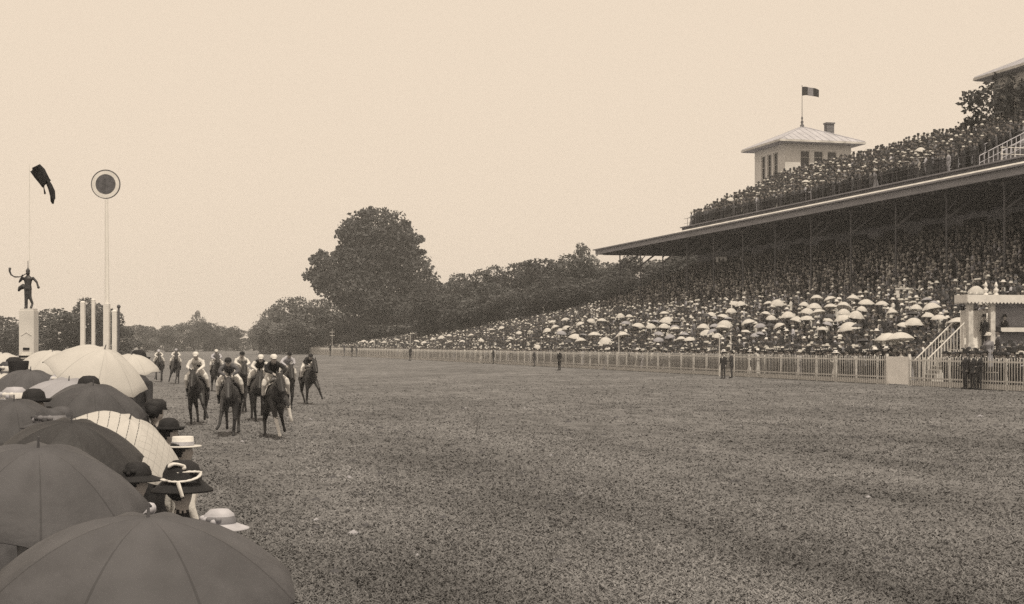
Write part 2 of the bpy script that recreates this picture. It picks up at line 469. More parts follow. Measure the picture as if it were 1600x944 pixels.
# unit kinds about 10 m tall
def lob(seed, k, hx, z0, z1, rr):
    rg = random.Random(seed); o = []
    for i in range(k):
        z = z0 + (z1 - z0) * (i + .5) / k; q = math.sin(math.pi * (.18 + .62 * (i + .5) / k))
        o.append((rg.uniform(-hx, hx) * q, rg.uniform(-hx, hx) * q, z, rr * rg.uniform(.8, 1.2) * (.6 + .5 * q), rr * rg.uniform(.8, 1.2) * (.6 + .5 * q), rr * rg.uniform(.7, 1.0)))
    return o
tree_kind('dome', lob(1, 9, 2.2, 1.5, 8.6, 1.9), 7500, .19, 'leaf', 10, .28, 3, 1)
tree_kind('broad', lob(2, 10, 3.0, 1.0, 8.4, 2.0), 8000, .19, 'leaf3', 10, .30, 3.4, 2)
tree_kind('ragged', lob(3, 12, 2.6, 1.0, 8.9, 1.5), 7200, .18, 'leaf', 10, .25, 3, 3)
tree_kind('pale', lob(4, 9, 2.5, .8, 8.6, 1.9), 7500, .19, 'leaf2', 10, .26, 3, 4)
tree_kind('wispy', lob(5, 12, 2.4, 2.5, 9.3, 1.1), 1500, .24, 'leaf2', 10, .2, 2.8, 5)
def tree(kind, px, top, wpx, zc, label, group=None, rz=0.0, half=3.6, base=None):
    p = P(px, zc); p.z = bank(p.x, p.y) - .2 if p.x > 40 else 0.0
    if base is not None: p.z = base
    h = Z(top, zc) - p.z; s = h / 10.2; w = (wpx / 2) * zc / FPX / half
    cr, tr = KINDS[kind]
    e = empty('tree', p, rz, label, 'tree', group)
    c = link('crown', cr, e); c.scale = (w, w, s); t = link('trunk', tr, e); t.scale = (w, w, s)
    return e

def big_tree():
    zc = 303.0; k = zc / FPX
    p = P(560, zc, 0.3)
    lb = []
    for (x, y, rx, ry) in [(588, 372, 56, 42), (555, 368, 30, 26), (622, 388, 38, 34), (560, 405, 34, 28), (600, 415, 52, 34), (515, 425, 32, 30), (545, 448, 48, 34),
                           (600, 452, 56, 36), (650, 440, 30, 40), (655, 470, 28, 30), (500, 440, 18, 18), (570, 470, 50, 22), (620, 482, 44, 24), (648, 402, 14, 16)]:
        lb.append(((x - 560) * k, random.uniform(-3, 3), Z(y, zc) - .3, rx * k, min(rx, 46) * k, ry * k))
    rg = random.Random(3)
    for (x, y, rx, ry) in [(588, 372, 56, 42), (622, 388, 38, 34), (515, 425, 32, 30), (560, 405, 36, 30), (650, 440, 32, 40)]:
        for k_ in range(7):
            a = rg.uniform(-.4, 3.6); q = rg.uniform(5, 10)
            lb.append(((x + rx * .98 * math.cos(a) - 560) * k, rg.uniform(-3, 3), Z(y - ry * .98 * math.sin(a), zc) - .3, q * k, q * k, q * .7 * k))
    v, f = leaves(lb, 34000, .40, 11, .5)
    e = empty('tree', p, 0, 'tallest dark tree with a domed crown and a visible trunk rising above the treeline', 'tree')
    me = fast_mesh('crown', v, f, [M['leaf3']]); link('crown', me, e)
    b = MB(); b.tube([(-1, 0, -.4), (-1, 0, 6), (-.5, 0, 12), (1, 0, 20), (3, 0, 25)], [.45, .33, .30, .3, .2], n=9)
    for (x, z) in [(-8, 15), (8, 16), (-4, 20), (10, 12), (-6, 11)]: b.tube([(-.6, 0, z - 5), (x * .6, 0, z - 1), (x, 0, z + 1)], [.3, .2, .1], n=6)
    b.build('trunk', M['bark'], e, True)
big_tree()
def nth(i): return ['first', 'second', 'third', 'fourth', 'fifth', 'sixth', 'seventh', 'eighth', 'ninth', 'tenth', 'eleventh', 'twelfth', 'thirteenth'][i]
G1 = 'trees behind the far end of the crowd'
for j, rowt in enumerate(([('broad', 690, 432, 90, 270), ('dome', 728, 424, 80, 262), ('ragged', 765, 414, 84, 255), ('broad', 805, 402, 92, 250), ('ragged', 838, 412, 84, 246), ('broad', 870, 398, 100, 240), ('dome', 905, 394, 90, 236), ('dome', 930, 400, 90, 232), ('ragged', 960, 402, 100, 226)],
        [('broad', 690, 458, 110, 250), ('dome', 735, 458, 110, 240), ('dome', 770, 440, 95, 235), ('broad', 838, 440, 110, 228), ('broad', 900, 428, 120, 220), ('broad', 985, 420, 90, 214), ('dome', 1010, 398, 90, 205), ('ragged', 1045, 394, 90, 200), ('broad', 1080, 388, 100, 196), ('dome', 1115, 384, 100, 192)])):
    for i, (kd, px, top, w, zc) in enumerate(rowt):
        if px > 1000: lb = nth(i - 6) + ' dark tree showing under the bare end of the stand roof, counted from its tip'
        else: lb = nth(i) + (' dark treetop counting from the tallest tree along the skyline row towards the stand' if j == 0 else ' lower dark tree counting from the tallest tree, in front of the skyline row')
        tree(kd, px, top, w, zc, lb, G1, i * 1.3 + j)
tree('wispy', 912, 374, 62, 233, 'thin feathery pale treetop showing just beside the tip of the stand roof', None, .4)
G2 = 'bushy trees under the tallest tree'
for i, (kd, px, top, w, zc) in enumerate([('pale', 432, 474, 62, 330), ('pale', 462, 458, 76, 325), ('pale', 500, 462, 80, 320), ('pale', 540, 474, 80, 322), ('pale', 585, 474, 90, 318), ('pale', 632, 474, 84, 312), ('pale', 415, 492, 40, 335), ('pale', 470, 486, 100, 318), ('pale', 610, 492, 110, 305), ('pale', 660, 480, 90, 305), ('pale', 545, 495, 110, 316)]):
    tree(kd, px, top, w, zc, 'paler bushy tree below the tallest tree, ' + nth(sorted([432, 462, 500, 540, 585, 632, 415, 470, 610, 660, 545]).index(px)) + ' from the far riders side', G2, i * 1.7)
tree('dome', 118, 472, 120, 250, 'rounded dark tree standing behind the white finish posts', None, .3)
tree('dome', 152, 463, 76, 246, 'taller narrow tree peaking behind the round target mast', None, 2.1)
tree('ragged', 182, 498, 70, 252, 'low spreading tree behind the dark edged white board post', None, 1.1)
tree('broad', 8, 488, 100, 262, 'dark tree at the picture edge behind the statue pillar', None, .9)
tree('pale', 72, 508, 70, 300, 'low pale tree filling the dip between statue pillar and white posts', None, .2)
tree('wispy', 310, 482, 28, 520, 'small wispy treetop poking above the far treeline over the rear riders', None, .2)
G3 = 'far row of trees across the course'
for i, px in enumerate(range(200, 425, 19)):
    tree(['pale', 'broad', 'dome', 'pale', 'ragged'][i % 5], px + (i * 7) % 9, [507, 505, 509, 506, 503, 497, 500, 508, 510, 509, 511, 511][i % 12], 44, 470 + (i % 3) * 16,
         nth(i) + ' small tree from the target mast in the far level treeline', G3, i * .9)

# ------------------------------------------------------------------ grandstand
Y0, YE = 56.0, 168.0
def stand():
    st = empty('grandstand', (0, 0, 0), 0, 'long tiered grandstand with overhanging roof and packed open terrace on top', 'grandstand')
    prof = [(46.0, .3)]; x, z = 46.0, bank(46, 100) + .01
    while x < 66:
        prof.append((x, z)); x += .8; prof.append((x, z)); z += .36
    prof += [(66.8, z), (66.8, .3)]
    MB().prism(prof, Y0, YE - 3).build('tier_steps', M['steps'], st)
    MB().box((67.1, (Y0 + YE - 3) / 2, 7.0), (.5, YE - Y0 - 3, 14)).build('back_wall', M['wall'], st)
    MB().box((61.6, (Y0 + YE) / 2, 13.62), (12.6, YE - Y0, .26)).build('roof_slab', M['darkwood_and_shade'], st)
    b = MB()
    for y in np.arange(Y0 + 2, YE, 3.5): b.box((61.2, y, 13.35), (11.4, .22, .28))
    b.build('roof_beam', M['darkwood_and_shade'], st)['kind'] = 'stuff'
    MB().box((55.12, (Y0 + YE) / 2, 13.59), (.3, YE - Y0, .48)).box((61, YE - .1, 13.57), (12, .24, .44)).build('fascia', M['fascia'], st)
    MB().box((54.98, (Y0 + YE) / 2, 13.90), (.62, YE - Y0 + .3, .12)).build('cornice', M['fascia'], st)
    MB().prism([(54.68, 13.965), (54.70, 13.965), (55.02, 14.14), (55.02, 13.97)][::-1], Y0, 142).build('gutter_ledge', M['ledge'], st)
    MB().box((59, 154.8, 13.82), (8, 25, .12)).build('roof_deck', M['roofzinc'], st)
    # open terrace on the roof
    prof = [(55.9, 13.76)]; x, z = 55.9, 14.42
    prof.append((x, z)); x = 57.1; prof.append((x, z))
    while x < 66.2:
        z += .36; prof.append((x, z)); x += .8; prof.append((x, z))
    prof += [(66.8, z), (66.8, 13.76)]
    MB().prism(prof, 70, 142).build('terrace_tier', M['steps'], st)
    MB().box((55.86, 106, 14.24), (.06, 72, .6)).build('terrace_riser_shade', M['darkwood_and_shade'], st)  # dark panel: shade above the ledge put into the riser's colour
    MB().box((55.78, 106, 14.60), (.3, 72.2, .10)).build('terrace_coping', M['fascia'], st)
    MB().box((66.95, 120, 19.3), (.2, 44, 1.0)).build('terrace_back_rail', M['darkwood_and_shade'], st)
    # slender iron columns with raking brackets
    for y in (71, 78, 85, 92, 99, 106, 113, 120, 127, 134, 141, 148, 155, 162):
        zb = bank(56, y) + .2
        c = MB().tube([(56, y, zb), (56, y, 13.3)], .075, n=8).lathe([(.14, 0), (.09, .25), (.075, .5)], (56, y, zb), 8).lathe([(.075, 0), (.2, .3), (.22, .36)], (56, y, 12.85), 8)
        co = c.build('column', M['iron'], st)
        MB().tube([(56.05, y, 11.4), (58.6, y, 13.25)], .09, n=6).tube([(56.05, y, 11.9), (56.9, y, 12.9), (58.2, y, 13.2)], .05, n=6).build('bracket', M['darkwood_and_shade'], co)
    for y in np.arange(Y0 + 4, YE - 5, 6.5):
        MB().box((66.8, y, 12.0), (.12, 3.2, 1.6)).build('back_opening', M['glass'], st)
    # iron guard rail in front of the terrace crowd
    rl = MB().tube([(56.05, 70, 15.5), (56.05, 142, 15.5)], .02, n=5).tube([(56.05, 70, 15.0), (56.05, 142, 15.0)], .015, n=5).build('guard_rail', M['iron'], st)
    for y in np.arange(72, 142, 3.0):
        MB().tube([(56.05, y, 14.45), (56.05, y, 15.52)], .022, n=5).build('rail_post', M['iron'], rl)
    # terrace stairs with their balustrades at the near end
    b = MB()
    for i in range(22):
        b.box((57.4 + i * .42, 88.5, 14.6 + i * .205), (.44, 2.2, .20))
    b.build('terrace_stair', M['steps'], st)
    for y in (87.2, 89.8, 93.6):
        s = MB(); s.tube([(57.2, y, 15.6), (66.4, y, 20.1)], .03, n=6); s.tube([(57.2, y, 15.1), (66.4, y, 19.6)], .02, n=6)
        r_ = s.build('stair_rail', M['ironpale'], st)
        bb = MB()
        for i in range(26):
            x = 57.2 + i * .36; zz = 14.5 + max(0, x - 57.2) * .489
            bb.box((x, y, zz + .5), (.045, .045, 1.1))
        q = bb.build('baluster', M['ironpale'], r_); q['kind'] = 'stuff'
    g = MB()
    for z in (14.7, 15.15, 15.6): g.tube([(56.1, 85.6, z), (62, 85.6, z)], .035, n=6)
    gr = g.build('pipe_railing', M['white'], st)
    for x in np.arange(56.2, 62, .95): MB().tube([(x, 85.6, 14.4), (x, 85.6, 15.62)], .035, n=6).build('rail_post', M['white'], gr)
stand()

def pavilion():
    x0, x1, y0, y1 = 67.0, 74.6, 141.2, 148.8
    zb, zt = 13.0, 23.6
    cx, cy = (x0 + x1) / 2, (y0 + y1) / 2
    pv = empty('roof_pavilion', (cx, cy, zb), 0, 'pale square pavilion with low pyramid roof, three windows a side and a flag on top', 'pavilion')
    L = lambda x, y, z: (x - cx, y - cy, z - zb)
    w = MB()
    zw0, zw1 = 20.9, 22.9
    zl = 19.7
    w.box(L(cx, cy, (zb + zl) / 2), (x1 - x0, y1 - y0, zl - zb)); w.box(L(cx, y0 + .15, (zl + zw0) / 2), (x1 - x0, .3, zw0 - zl)); w.box(L(cx, cy, (zw1 + zt) / 2), (x1 - x0, y1 - y0, zt - zw1))
    fy = [(1.75, 2.85), (3.3, 4.4), (4.85, 5.95)]
    edges = [0] + [e for p in fy for e in p] + [7.6]
    for i in range(0, len(edges), 2):          # piers between the windows, both seen sides, and the plain far sides
        a, b2 = edges[i], edges[i + 1]
        w.box(L(x0 + (a + b2) / 2, y0 + .15, (zw0 + zw1) / 2), (b2 - a, .3, zw1 - zw0))
        a2, b3 = (a if i else .302), (b2 if i < len(edges) - 2 else 7.6 - .302)
        w.box(L(x0 + .15, y0 + (a2 + b3) / 2, (zl + zw1) / 2), (.3, b3 - a2, zw1 - zl))
    w.box(L(cx, y1 - .15, (zl + zw1) / 2), (x1 - x0, .3, zw1 - zl)); w.box(L(x1 - .15, cy, (zl + zw1) / 2), (.3, y1 - y0 - .6, zw1 - zl))
    w.build('wall', M['plaster'], pv)
    MB().box(L(cx, cy, 22.99), (x1 - x0 + .08, y1 - y0 + .08, .10)).build('string_course', M['white'], pv)
    for a, b2 in fy:
        for face in 'yx':
            m = (a + b2) / 2; ww = b2 - a; z0_ = zw0 if face == 'y' else zl; h = zw1 - z0_; zc_ = (z0_ + zw1) / 2
            f = MB()
            def bar(u, z, du, dz):
                if face == 'y': f.box(L(x0 + u, y0 + .12, z), (du, .1, dz))
                else: f.box(L(x0 + .12, y0 + u, z), (.1, du, dz))
            bar(a + .035, zc_, .07, h); bar(b2 - .035, zc_, .07, h); bar(m, z0_ + .035, ww - .14, .07); bar(m, zw1 - .035, ww - .14, .07); bar(m, zc_ + .3, ww - .14, .03)
            wo = f.build('window', M['white'], pv)
            q = MB()
            if face == 'y': q.box(L(x0 + m, y0 + .2, zc_), (ww, .03, h))
            else: q.box(L(x0 + .2, y0 + m, zc_), (.03, ww, h))
            q.build('pane', M['glass'], wo)
    for face in 'yx':
        z0_ = zw0 if face == 'y' else zl
        if face == 'y': MB().box(L(cx - .0, y0 - .05, z0_ - .07), (5.2, .14, .12)).build('sill', M['white2'], pv)
        else: MB().box(L(x0 - .05, cy, z0_ - .07), (.14, 5.2, .12)).build('sill', M['white2'], pv)
    ov = 1.05; ax, ay, az = cx, cy, 26.0
    r = MB(); e = [(x0 - ov, y0 - ov), (x1 + ov, y0 - ov), (x1 + ov, y1 + ov), (x0 - ov, y1 + ov)]
    vs = [L(x, y, 23.62) for x, y in e] + [L(x, y, 23.9) for x, y in e] + [L(ax, ay, az)]
    r.add(vs, [(3, 2, 1, 0), (0, 1, 5, 4), (1, 2, 6, 5), (2, 3, 7, 6), (3, 0, 4, 7), (4, 5, 8), (5, 6, 8), (6, 7, 8), (7, 4, 8)])
    ro = r.build('roof', M['roofzinc'], pv)
    for i in range(4):
        A = Vector(L(*e[i], 23.92)); B = Vector(L(*e[(i + 1) % 4], 23.92)); T = Vector(L(ax, ay, az + .02))
        for k in range(1, 12):
            q = A.lerp(B, k / 12); t = 1 - abs(2 * k / 12 - 1)
            top = q.lerp(T, .0) if t == 0 else None
            mid = (A + B) / 2; d = (T - mid); end = q + d * t
            MB().tube([q, end], .03, n=4).build('seam', M['roofzinc'], ro)
        MB().tube([A, T], .06, n=5).build('hip_ridge', M['roofzinc'], ro)
        ea = Vector(L(*e[i], 23.76)); eb = Vector(L(*e[(i + 1) % 4], 23.76)); c = (ea + eb) / 2
        dx, dy = abs(eb.x - ea.x), abs(eb.y - ea.y)
        off = Vector((c.x, c.y, 0)).normalized() * .06
        MB().box(c + off, ((dx + .14) if dx > 1 else .1, (dy - .05) if dy > 1 else .1, .2)).build('eave_board', M['ledge'], ro)
    MB().box(L(74.3, 145.6, 25.0), (.85, .7, 3.0)).box(L(74.3, 145.6, 26.55), (1.0, .85, .16)).build('chimney', M['brick'], ro)
    MB().lathe([(.22, 0), (.22, .2), (.1, .35), (.17, .55), (.05, .75), (.12, .95), (.03, 1.2)], L(ax, ay, az - .05), 10).build('finial', M['iron'], ro, True)
    return pv, (ax, ay, az)
pv, apex = pavilion()
p2 = copy_tree(pv); p2.location.y -= 45.6
p2['label'] = 'second pavilion cut by the picture edge, only its dark eave showing above the terrace stairs'

def flag_cloth(L_, H_, droop, mats, n=18, m=8, bands=1, amp=.1):
    b = MB(); vs = []; fs = []; mi = []
    for i in range(n + 1):
        u = i / n
        for j in range(m + 1):
            v = j / m
            vs.append((u * L_, amp * L_ * math.sin(u * 8 + v * 1.2) * (.25 + u), -v * H_ * (1 - .12 * u) - droop * u * u + .04 * H_ * math.sin(u * 9)))
    for i in range(n):
        for j in range(m):
            a = i * (m + 1) + j; fs.append((a, a + 1, a + m + 2, a + m + 1)); mi.append(min(bands - 1, int(i / n * bands)))
    b.add(vs, fs); b.m = mi
    me = b.mesh('cloth', mats, True)
    return me
def roof_flag():
    ax, ay, az = apex
    f = empty('flag', (ax, ay, az + 1.1), 0, 'three banded flag flying from the mast on the pavilion roof', 'flag')
    MB().tube([(0, 0, -.1), (0, 0, 3.25)], [.04, .022], n=6).ball((0, 0, 3.28), .06).build('pole', M['iron'], f)
    me = flag_cloth(1.75, .95, .38, [M['umb_black'], M['grey'], M['umb_black']], bands=3)
    c = link('cloth', me, f); c.location = (.02, 0, 3.18); c.rotation_euler = (0, 0, -TH - .25)
roof_flag()

def vine():
    v, f = leaves([(65.6, 101, 21.6, 1.3, 2.6, 1.7), (65.4, 103.6, 21.9, .9, 1.2, .9), (65.6, 98, 20.8, 1.4, 2.4, 2.2), (65.3, 104.3, 20.2, .5, .9, .5), (65.4, 105.2, 19.6, .4, .7, .35), (65.5, 103.2, 20.4, .7, .8, .9), (65.6, 101.5, 19.6, .9, 1.5, .7), (65.3, 104.6, 22.3, .4, .6, .5)], 1500, .20, 21, .6)
    e = empty('climbing_plant', (65.6, 101, 19), 0, 'dark leafy climber hanging in ragged sprays under the cut off pavilion eave', 'plant')
    o = link('foliage', fast_mesh('foliage', v, f, [M['leaf3']]), e); o.location = (-65.6, -101, -19)
    b = MB()
    for pts in ([(0, 0, -1), (-.2, 1.5, 1), (-.3, 3.2, 2.6)], [(0, .5, -1), (-.2, 2.5, .4), (-.3, 4.4, .5)], [(0, -1, -1), (0, -2, 1.5), (-.1, -3, 3)]): b.tube(pts, [.08, .05, .02], n=5)
    b.build('stem', M['bark'], e)
vine()

# ------------------------------------------------------------------ paling fence
def fence():
    fx = 39.4; g = gz(39); y0, y1 = 54.0, 420.0
    gate0 = atX(1420, fx).y; gate1 = atX(1387, fx).y
    fe = empty('paling_fence', (fx, y0, g), 0, 'long white paling fence between the turf course and the packed spectators', 'fence')
    L = lambda y: y - y0
    segs = [(y0, gate0 - .06), (gate1 + .06, y1)]
    for nm, z, hh, th in (('top_rail', 1.32, .08, .06), ('middle_rail', .42, .07, .06), ('kick_board', .16, .26, .03)):
        for a, b2 in segs:
            MB().box((0, (L(a) + L(b2)) / 2, z), (th, b2 - a, hh)).build(nm, M['white2'], fe)
    pale = MB()
    w = .046; pale.add([(-.055, -w / 2, .04), (-.055, w / 2, .04), (-.055, w / 2, 1.46), (-.055, 0, 1.52), (-.055, -w / 2, 1.46), (-.036, -w / 2, .04), (-.036, w / 2, .04), (-.036, w / 2, 1.46), (-.036, 0, 1.52), (-.036, -w / 2, 1.46)],
                [(0, 1, 2, 3, 4), (9, 8, 7, 6, 5), (0, 5, 6, 1), (1, 6, 7, 2), (2, 7, 8, 3), (3, 8, 9, 4), (4, 9, 5, 0)])
    pm = pale.mesh('pale', M['white2'])
    rest = MB(); y = y0 + .2; k = 0
    while y < y1:
        if not (gate0 - .1 < y < gate1 + .1):
            px, _ = pix((fx, y, 1))
            if px < 1606 and k < 300:
                o = link('pale', pm, fe); o.location = (0, L(y), random.uniform(-.015, .015)); o.rotation_euler = (random.uniform(-.012, .012), 0, 0); k += 1
            else:
                rest.add([(a, b2 + L(y), c) for a, b2, c in [(-.055, -w / 2, .04), (-.055, w / 2, .04), (-.055, w / 2, 1.47), (-.055, -w / 2, 1.47), (-.036, w / 2, .04), (-.036, w / 2, 1.47), (-.036, -w / 2, .04), (-.036, -w / 2, 1.47)]],
                         [(0, 1, 2, 3), (1, 4, 5, 2), (6, 0, 3, 7), (3, 2, 5, 7)])
        y += .215
    rest.build('paling', M['white2'], fe)['kind'] = 'stuff'
    far = MB(); y = y0 + 1; i = 0
    while y < y1:
        if not (gate0 - .3 < y < gate1 + .3):
            if y < 170: MB().box((.09, L(y), .72), (.1, .1, 1.5)).build('post', M['white2'], fe)
            else: far.box((.09, L(y), .72), (.1, .1, 1.5))
        y += 2.4
    far.build('post', M['white2'], fe)['kind'] = 'stuff'
    # solid white gate
    gt = empty('gate', (fx, (gate0 + gate1) / 2, g), 0, 'solid white boarded gate set in the paling fence under two big white parasols', 'gate')
    wd_ = gate1 - gate0; nb = 7
    for i in range(nb):
        MB().box((-.02, -wd_ / 2 + (i + .5) * wd_ / nb, .78), (.04, wd_ / nb - .012, 1.44 + .01 * (i % 2))).build('board', M['gatewhite'], gt)
    MB().box((.03, 0, 1.25), (.05, wd_, .12)).box((.03, 0, .3), (.05, wd_, .12)).build('ledger', M['white'], gt)
    for s in (-1, 1): MB().box((0, s * (wd_ / 2 + .06), .82), (.12, .1, 1.64)).build('gate_post', M['white'], gt)
fence()

# ------------------------------------------------------------------ judge's stand, steps, boards, poles
KX = 42.0
kp = atX(1515, KX + .08)
KY = kp.y + 1.0
def kiosk():
    g = gz(39); fl = 2.35; top = 4.98
    e = empty('judges_stand', (KX, KY, g), 0, 'raised white judges stand with scalloped canopy and finials beside white steps', 'stand')
    x0, x1, y0, y1 = -.1, 4.6, -1.2, -.25
    MB().box(((x0 + x1) / 2, (y0 + y1) / 2, fl - g - .08), (x1 - x0, y1 - y0, .16)).build('platform', M['white2'], e)
    for x in (x0 + .1, 1.5, 3.2, x1 - .1):
        MB().box((x, y1 - .3, (fl - g - .16) / 2), (.16, .16, fl - g - .16)).build('stilt', M['white2'], e)
    q = MB()
    for i in range(18): q.box((x0 + .3 + i * .26, y0 + .12, (fl - g - .18) / 2), (.24, .04, fl - g - .2))
    q.build('skirting', M['darkwood_and_shade'], e)
    MB().box((1.36, y0 + .5, 1.2), (.28, .28, .1)).build('bracket', M['white2'], e)
    for x, y in ((.08, y0 + .2), (1.36, y0 + .2), (4.3, y0 + .2), (4.3, y1 - .2)):
        MB().box((x, y, (fl + top) / 2 - g), (.27, .27, top - fl)).box((x, y, fl - g + .12), (.36, .36, .24)).box((x, y, top - g - .3), (.34, .34, .10)).build('post', M['white2'], e)
    MB().box(((x0 + x1) / 2 - .05, (y0 + y1) / 2, top - g + .08), (x1 - x0 + .22, y1 - y0 + .2, .16)).build('roof', M['white2'], e)
    cx0, cx1, cy0, cy1 = x0 - .16, x1 + .12, y0 - .16, y1 + .1
    v = MB()
    def scal(a, b2, n):
        a, b2 = Vector(a), Vector(b2); d = (b2 - a) / n; nrm = Vector((d.y, -d.x, 0)).normalized() * .02
        for i in range(n):
            p = a + d * i; o = []
            for s in (0, 1):
                o += [p + nrm * s + Vector((0, 0, .05)), p + d + nrm * s + Vector((0, 0, .05)), p + d + nrm * s - Vector((0, 0, .30)), p + d * .75 + nrm * s - Vector((0, 0, .37)), p + d * .5 + nrm * s - Vector((0, 0, .40)), p + d * .25 + nrm * s - Vector((0, 0, .37)), p + nrm * s - Vector((0, 0, .30))]
            v.add(o, [(0, 1, 2, 3, 4, 5, 6), (13, 12, 11, 10, 9, 8, 7)] + [(j, j + 7, (j + 1) % 7 + 7, (j + 1) % 7) for j in range(7)])
    zz = top - g + .1
    scal((cx0, cy0, zz), (cx1, cy0, zz), 24); scal((cx0, cy1, zz), (cx0, cy0, zz), 13)
    v.build('valance', M['white'], e)
    for x in (1.02, 1.62):
        MB().lathe([(.12, 0), (.12, .06), (.05, .11), (.12, .2), (.13, .28), (.05, .37), (.07, .42), (.10, .49), (.06, .58), (.015, .68), (0, .69)], (x, y0 + .2, top - g + .16), 12).build('finial', M['white'], e, True)
    MB().box((3.05, y0 + .1, 1.0 + fl - g), (3.0, .5, .22)).build('counter', M['white'], e)
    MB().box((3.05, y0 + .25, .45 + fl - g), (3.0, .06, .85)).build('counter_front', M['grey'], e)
    MB().box((.72, y1 - .08, 1.0 + fl - g), (1.5, .05, 2.0)).build('door_panel', M['gatewhite'], e)
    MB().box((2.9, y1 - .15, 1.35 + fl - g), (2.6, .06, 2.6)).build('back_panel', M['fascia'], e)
    return e, fl
kio, kfl = kiosk()

def steps():
    g = gz(39); y = atX(1432, 39.75).y - 1.0
    e = empty('stairway', (39.75, y, g), 0, 'white wooden steps with pale side panel climbing to the judges stand', 'steps')
    n = 9; run, rise = 2.15 / n, (kfl - g) / n
    for i in range(n):
        MB().box(((i + .5) * run, .55, (i + 1) * rise - .025), (run + .03, 1.1, .05)).build('tread', M['white2'], e)
    pr = [(0, .0), (0, rise * .9)] 
    for i in range(n): pr += [(i * run + .001, (i + .92) * rise), ((i + 1) * run, (i + .92) * rise)]
    pr += [(n * run, 0)]
    MB().prism(pr, -.06, 0.0).build('side_panel', M['white'], e)
    MB().prism(pr, 1.1, 1.16).build('side_panel', M['white'], e)
    for yy in (-.03, 1.13):
        h = MB().tube([(0, yy, 1.35), (2.15, yy, 1.35 + kfl - g)], .035, n=6).build('handrail', M['white'], e)
        for i in range(12):
            x = .05 + i * .186; z = x / 2.15 * (kfl - g)
            MB().box((x, yy, z + .68), (.035, .035, 1.36)).build('baluster', M['white2'], h)
steps()

def board():
    p, zc = hit_bank(1413, 470, .6)
    e = empty('notice_board', (p.x, p.y, bank(p.x, p.y)), -TH, 'pale rectangular board held up on two posts among the stand crowd', 'sign')
    w = 27 * zc / FPX; z1 = Z(450, zc) - e.location.z; z0 = Z(466, zc) - e.location.z
    MB().box((0, 0, (z0 + z1) / 2), (w, .06, z1 - z0)).build('panel', M['white'], e)
    MB().box((0, -.035, z1 - .05), (w + .1, .09, .1)).box((0, -.035, z0 + .05), (w + .1, .09, .1)).build('frame', M['white2'], e)
    for s in (-1, 1): MB().box((s * w * .42, .06, z1 / 2 - .1), (.08, .06, z1)).build('post', M['white2'], e)
board()

def pole(px, base_y, top_y, label, cross=0, X=None):
    p = on_ground(px, base_y); zc = depth(p)
    h = Z(top_y, zc) - p.z
    e = empty('signal_pole', p, -TH, label, 'pole')
    MB().tube([(0, 0, 0), (0, 0, h)], [.04, .03], n=7).build('shaft', M['white2'], e)
    MB().ball((0, 0, h + .03), .05).build('knob', M['white'], e)
    for i in range(cross):
        MB().box((0, 0, h - .35 - i * .6), (.9, .06, .06)).build('crossbar', M['white'], e)
pole(519, 557, 516, 'thin white pole with two crossbars at the far end of the fence', 2)
pole(641, 563, 524, 'slim plain white pole beside the fence under the tallest tree side')
#pole(826, 573, 520, 'slim white pole rising from the far fence beside a standing steward')
pole(967, 579, 522, 'slim white pole standing among cream parasols at the middle of the fence')
pole(1124, 588, 524, 'thin white pole just before the pair of dark coated men at the fence', 0)
pole(1142, 589, 522, 'thin white pole just after the pair of dark coated men at the fence', 0)

# finish line furniture beyond the umbrellas
def pillar():
    zc = 40.0; p = P(45, zc, 0); k = zc / FPX
    e = empty('statue_pillar', p, -TH, 'square white pillar carrying the horn blowing statue behind the umbrellas', 'pillar')
    h = Z(486, zc); w = 23 * k
    MB().box((0, 0, h / 2), (w, w, h)).build('shaft', M['stone'], e)
    MB().box((0, 0, h + .03), (w * .9, w * .9, .06)).box((0, 0, .3), (w * 1.2, w * 1.2, .6)).build('cap', M['stone'], e)
    z = Z(545, zc)
    MB().box((0, -w / 2 - .01, z), (.17, .03, .06)).build('slot', M['black'], e)
    z = Z(521, zc)
    MB().tube([(-.14, -w / 2, z - .06), (0, -w / 2, z + .03), (.14, -w / 2, z - .06)], .015, n=5).build('moulding', M['stone'], e)
    return p, h + .06, zc
pp, ph_, pz = pillar()

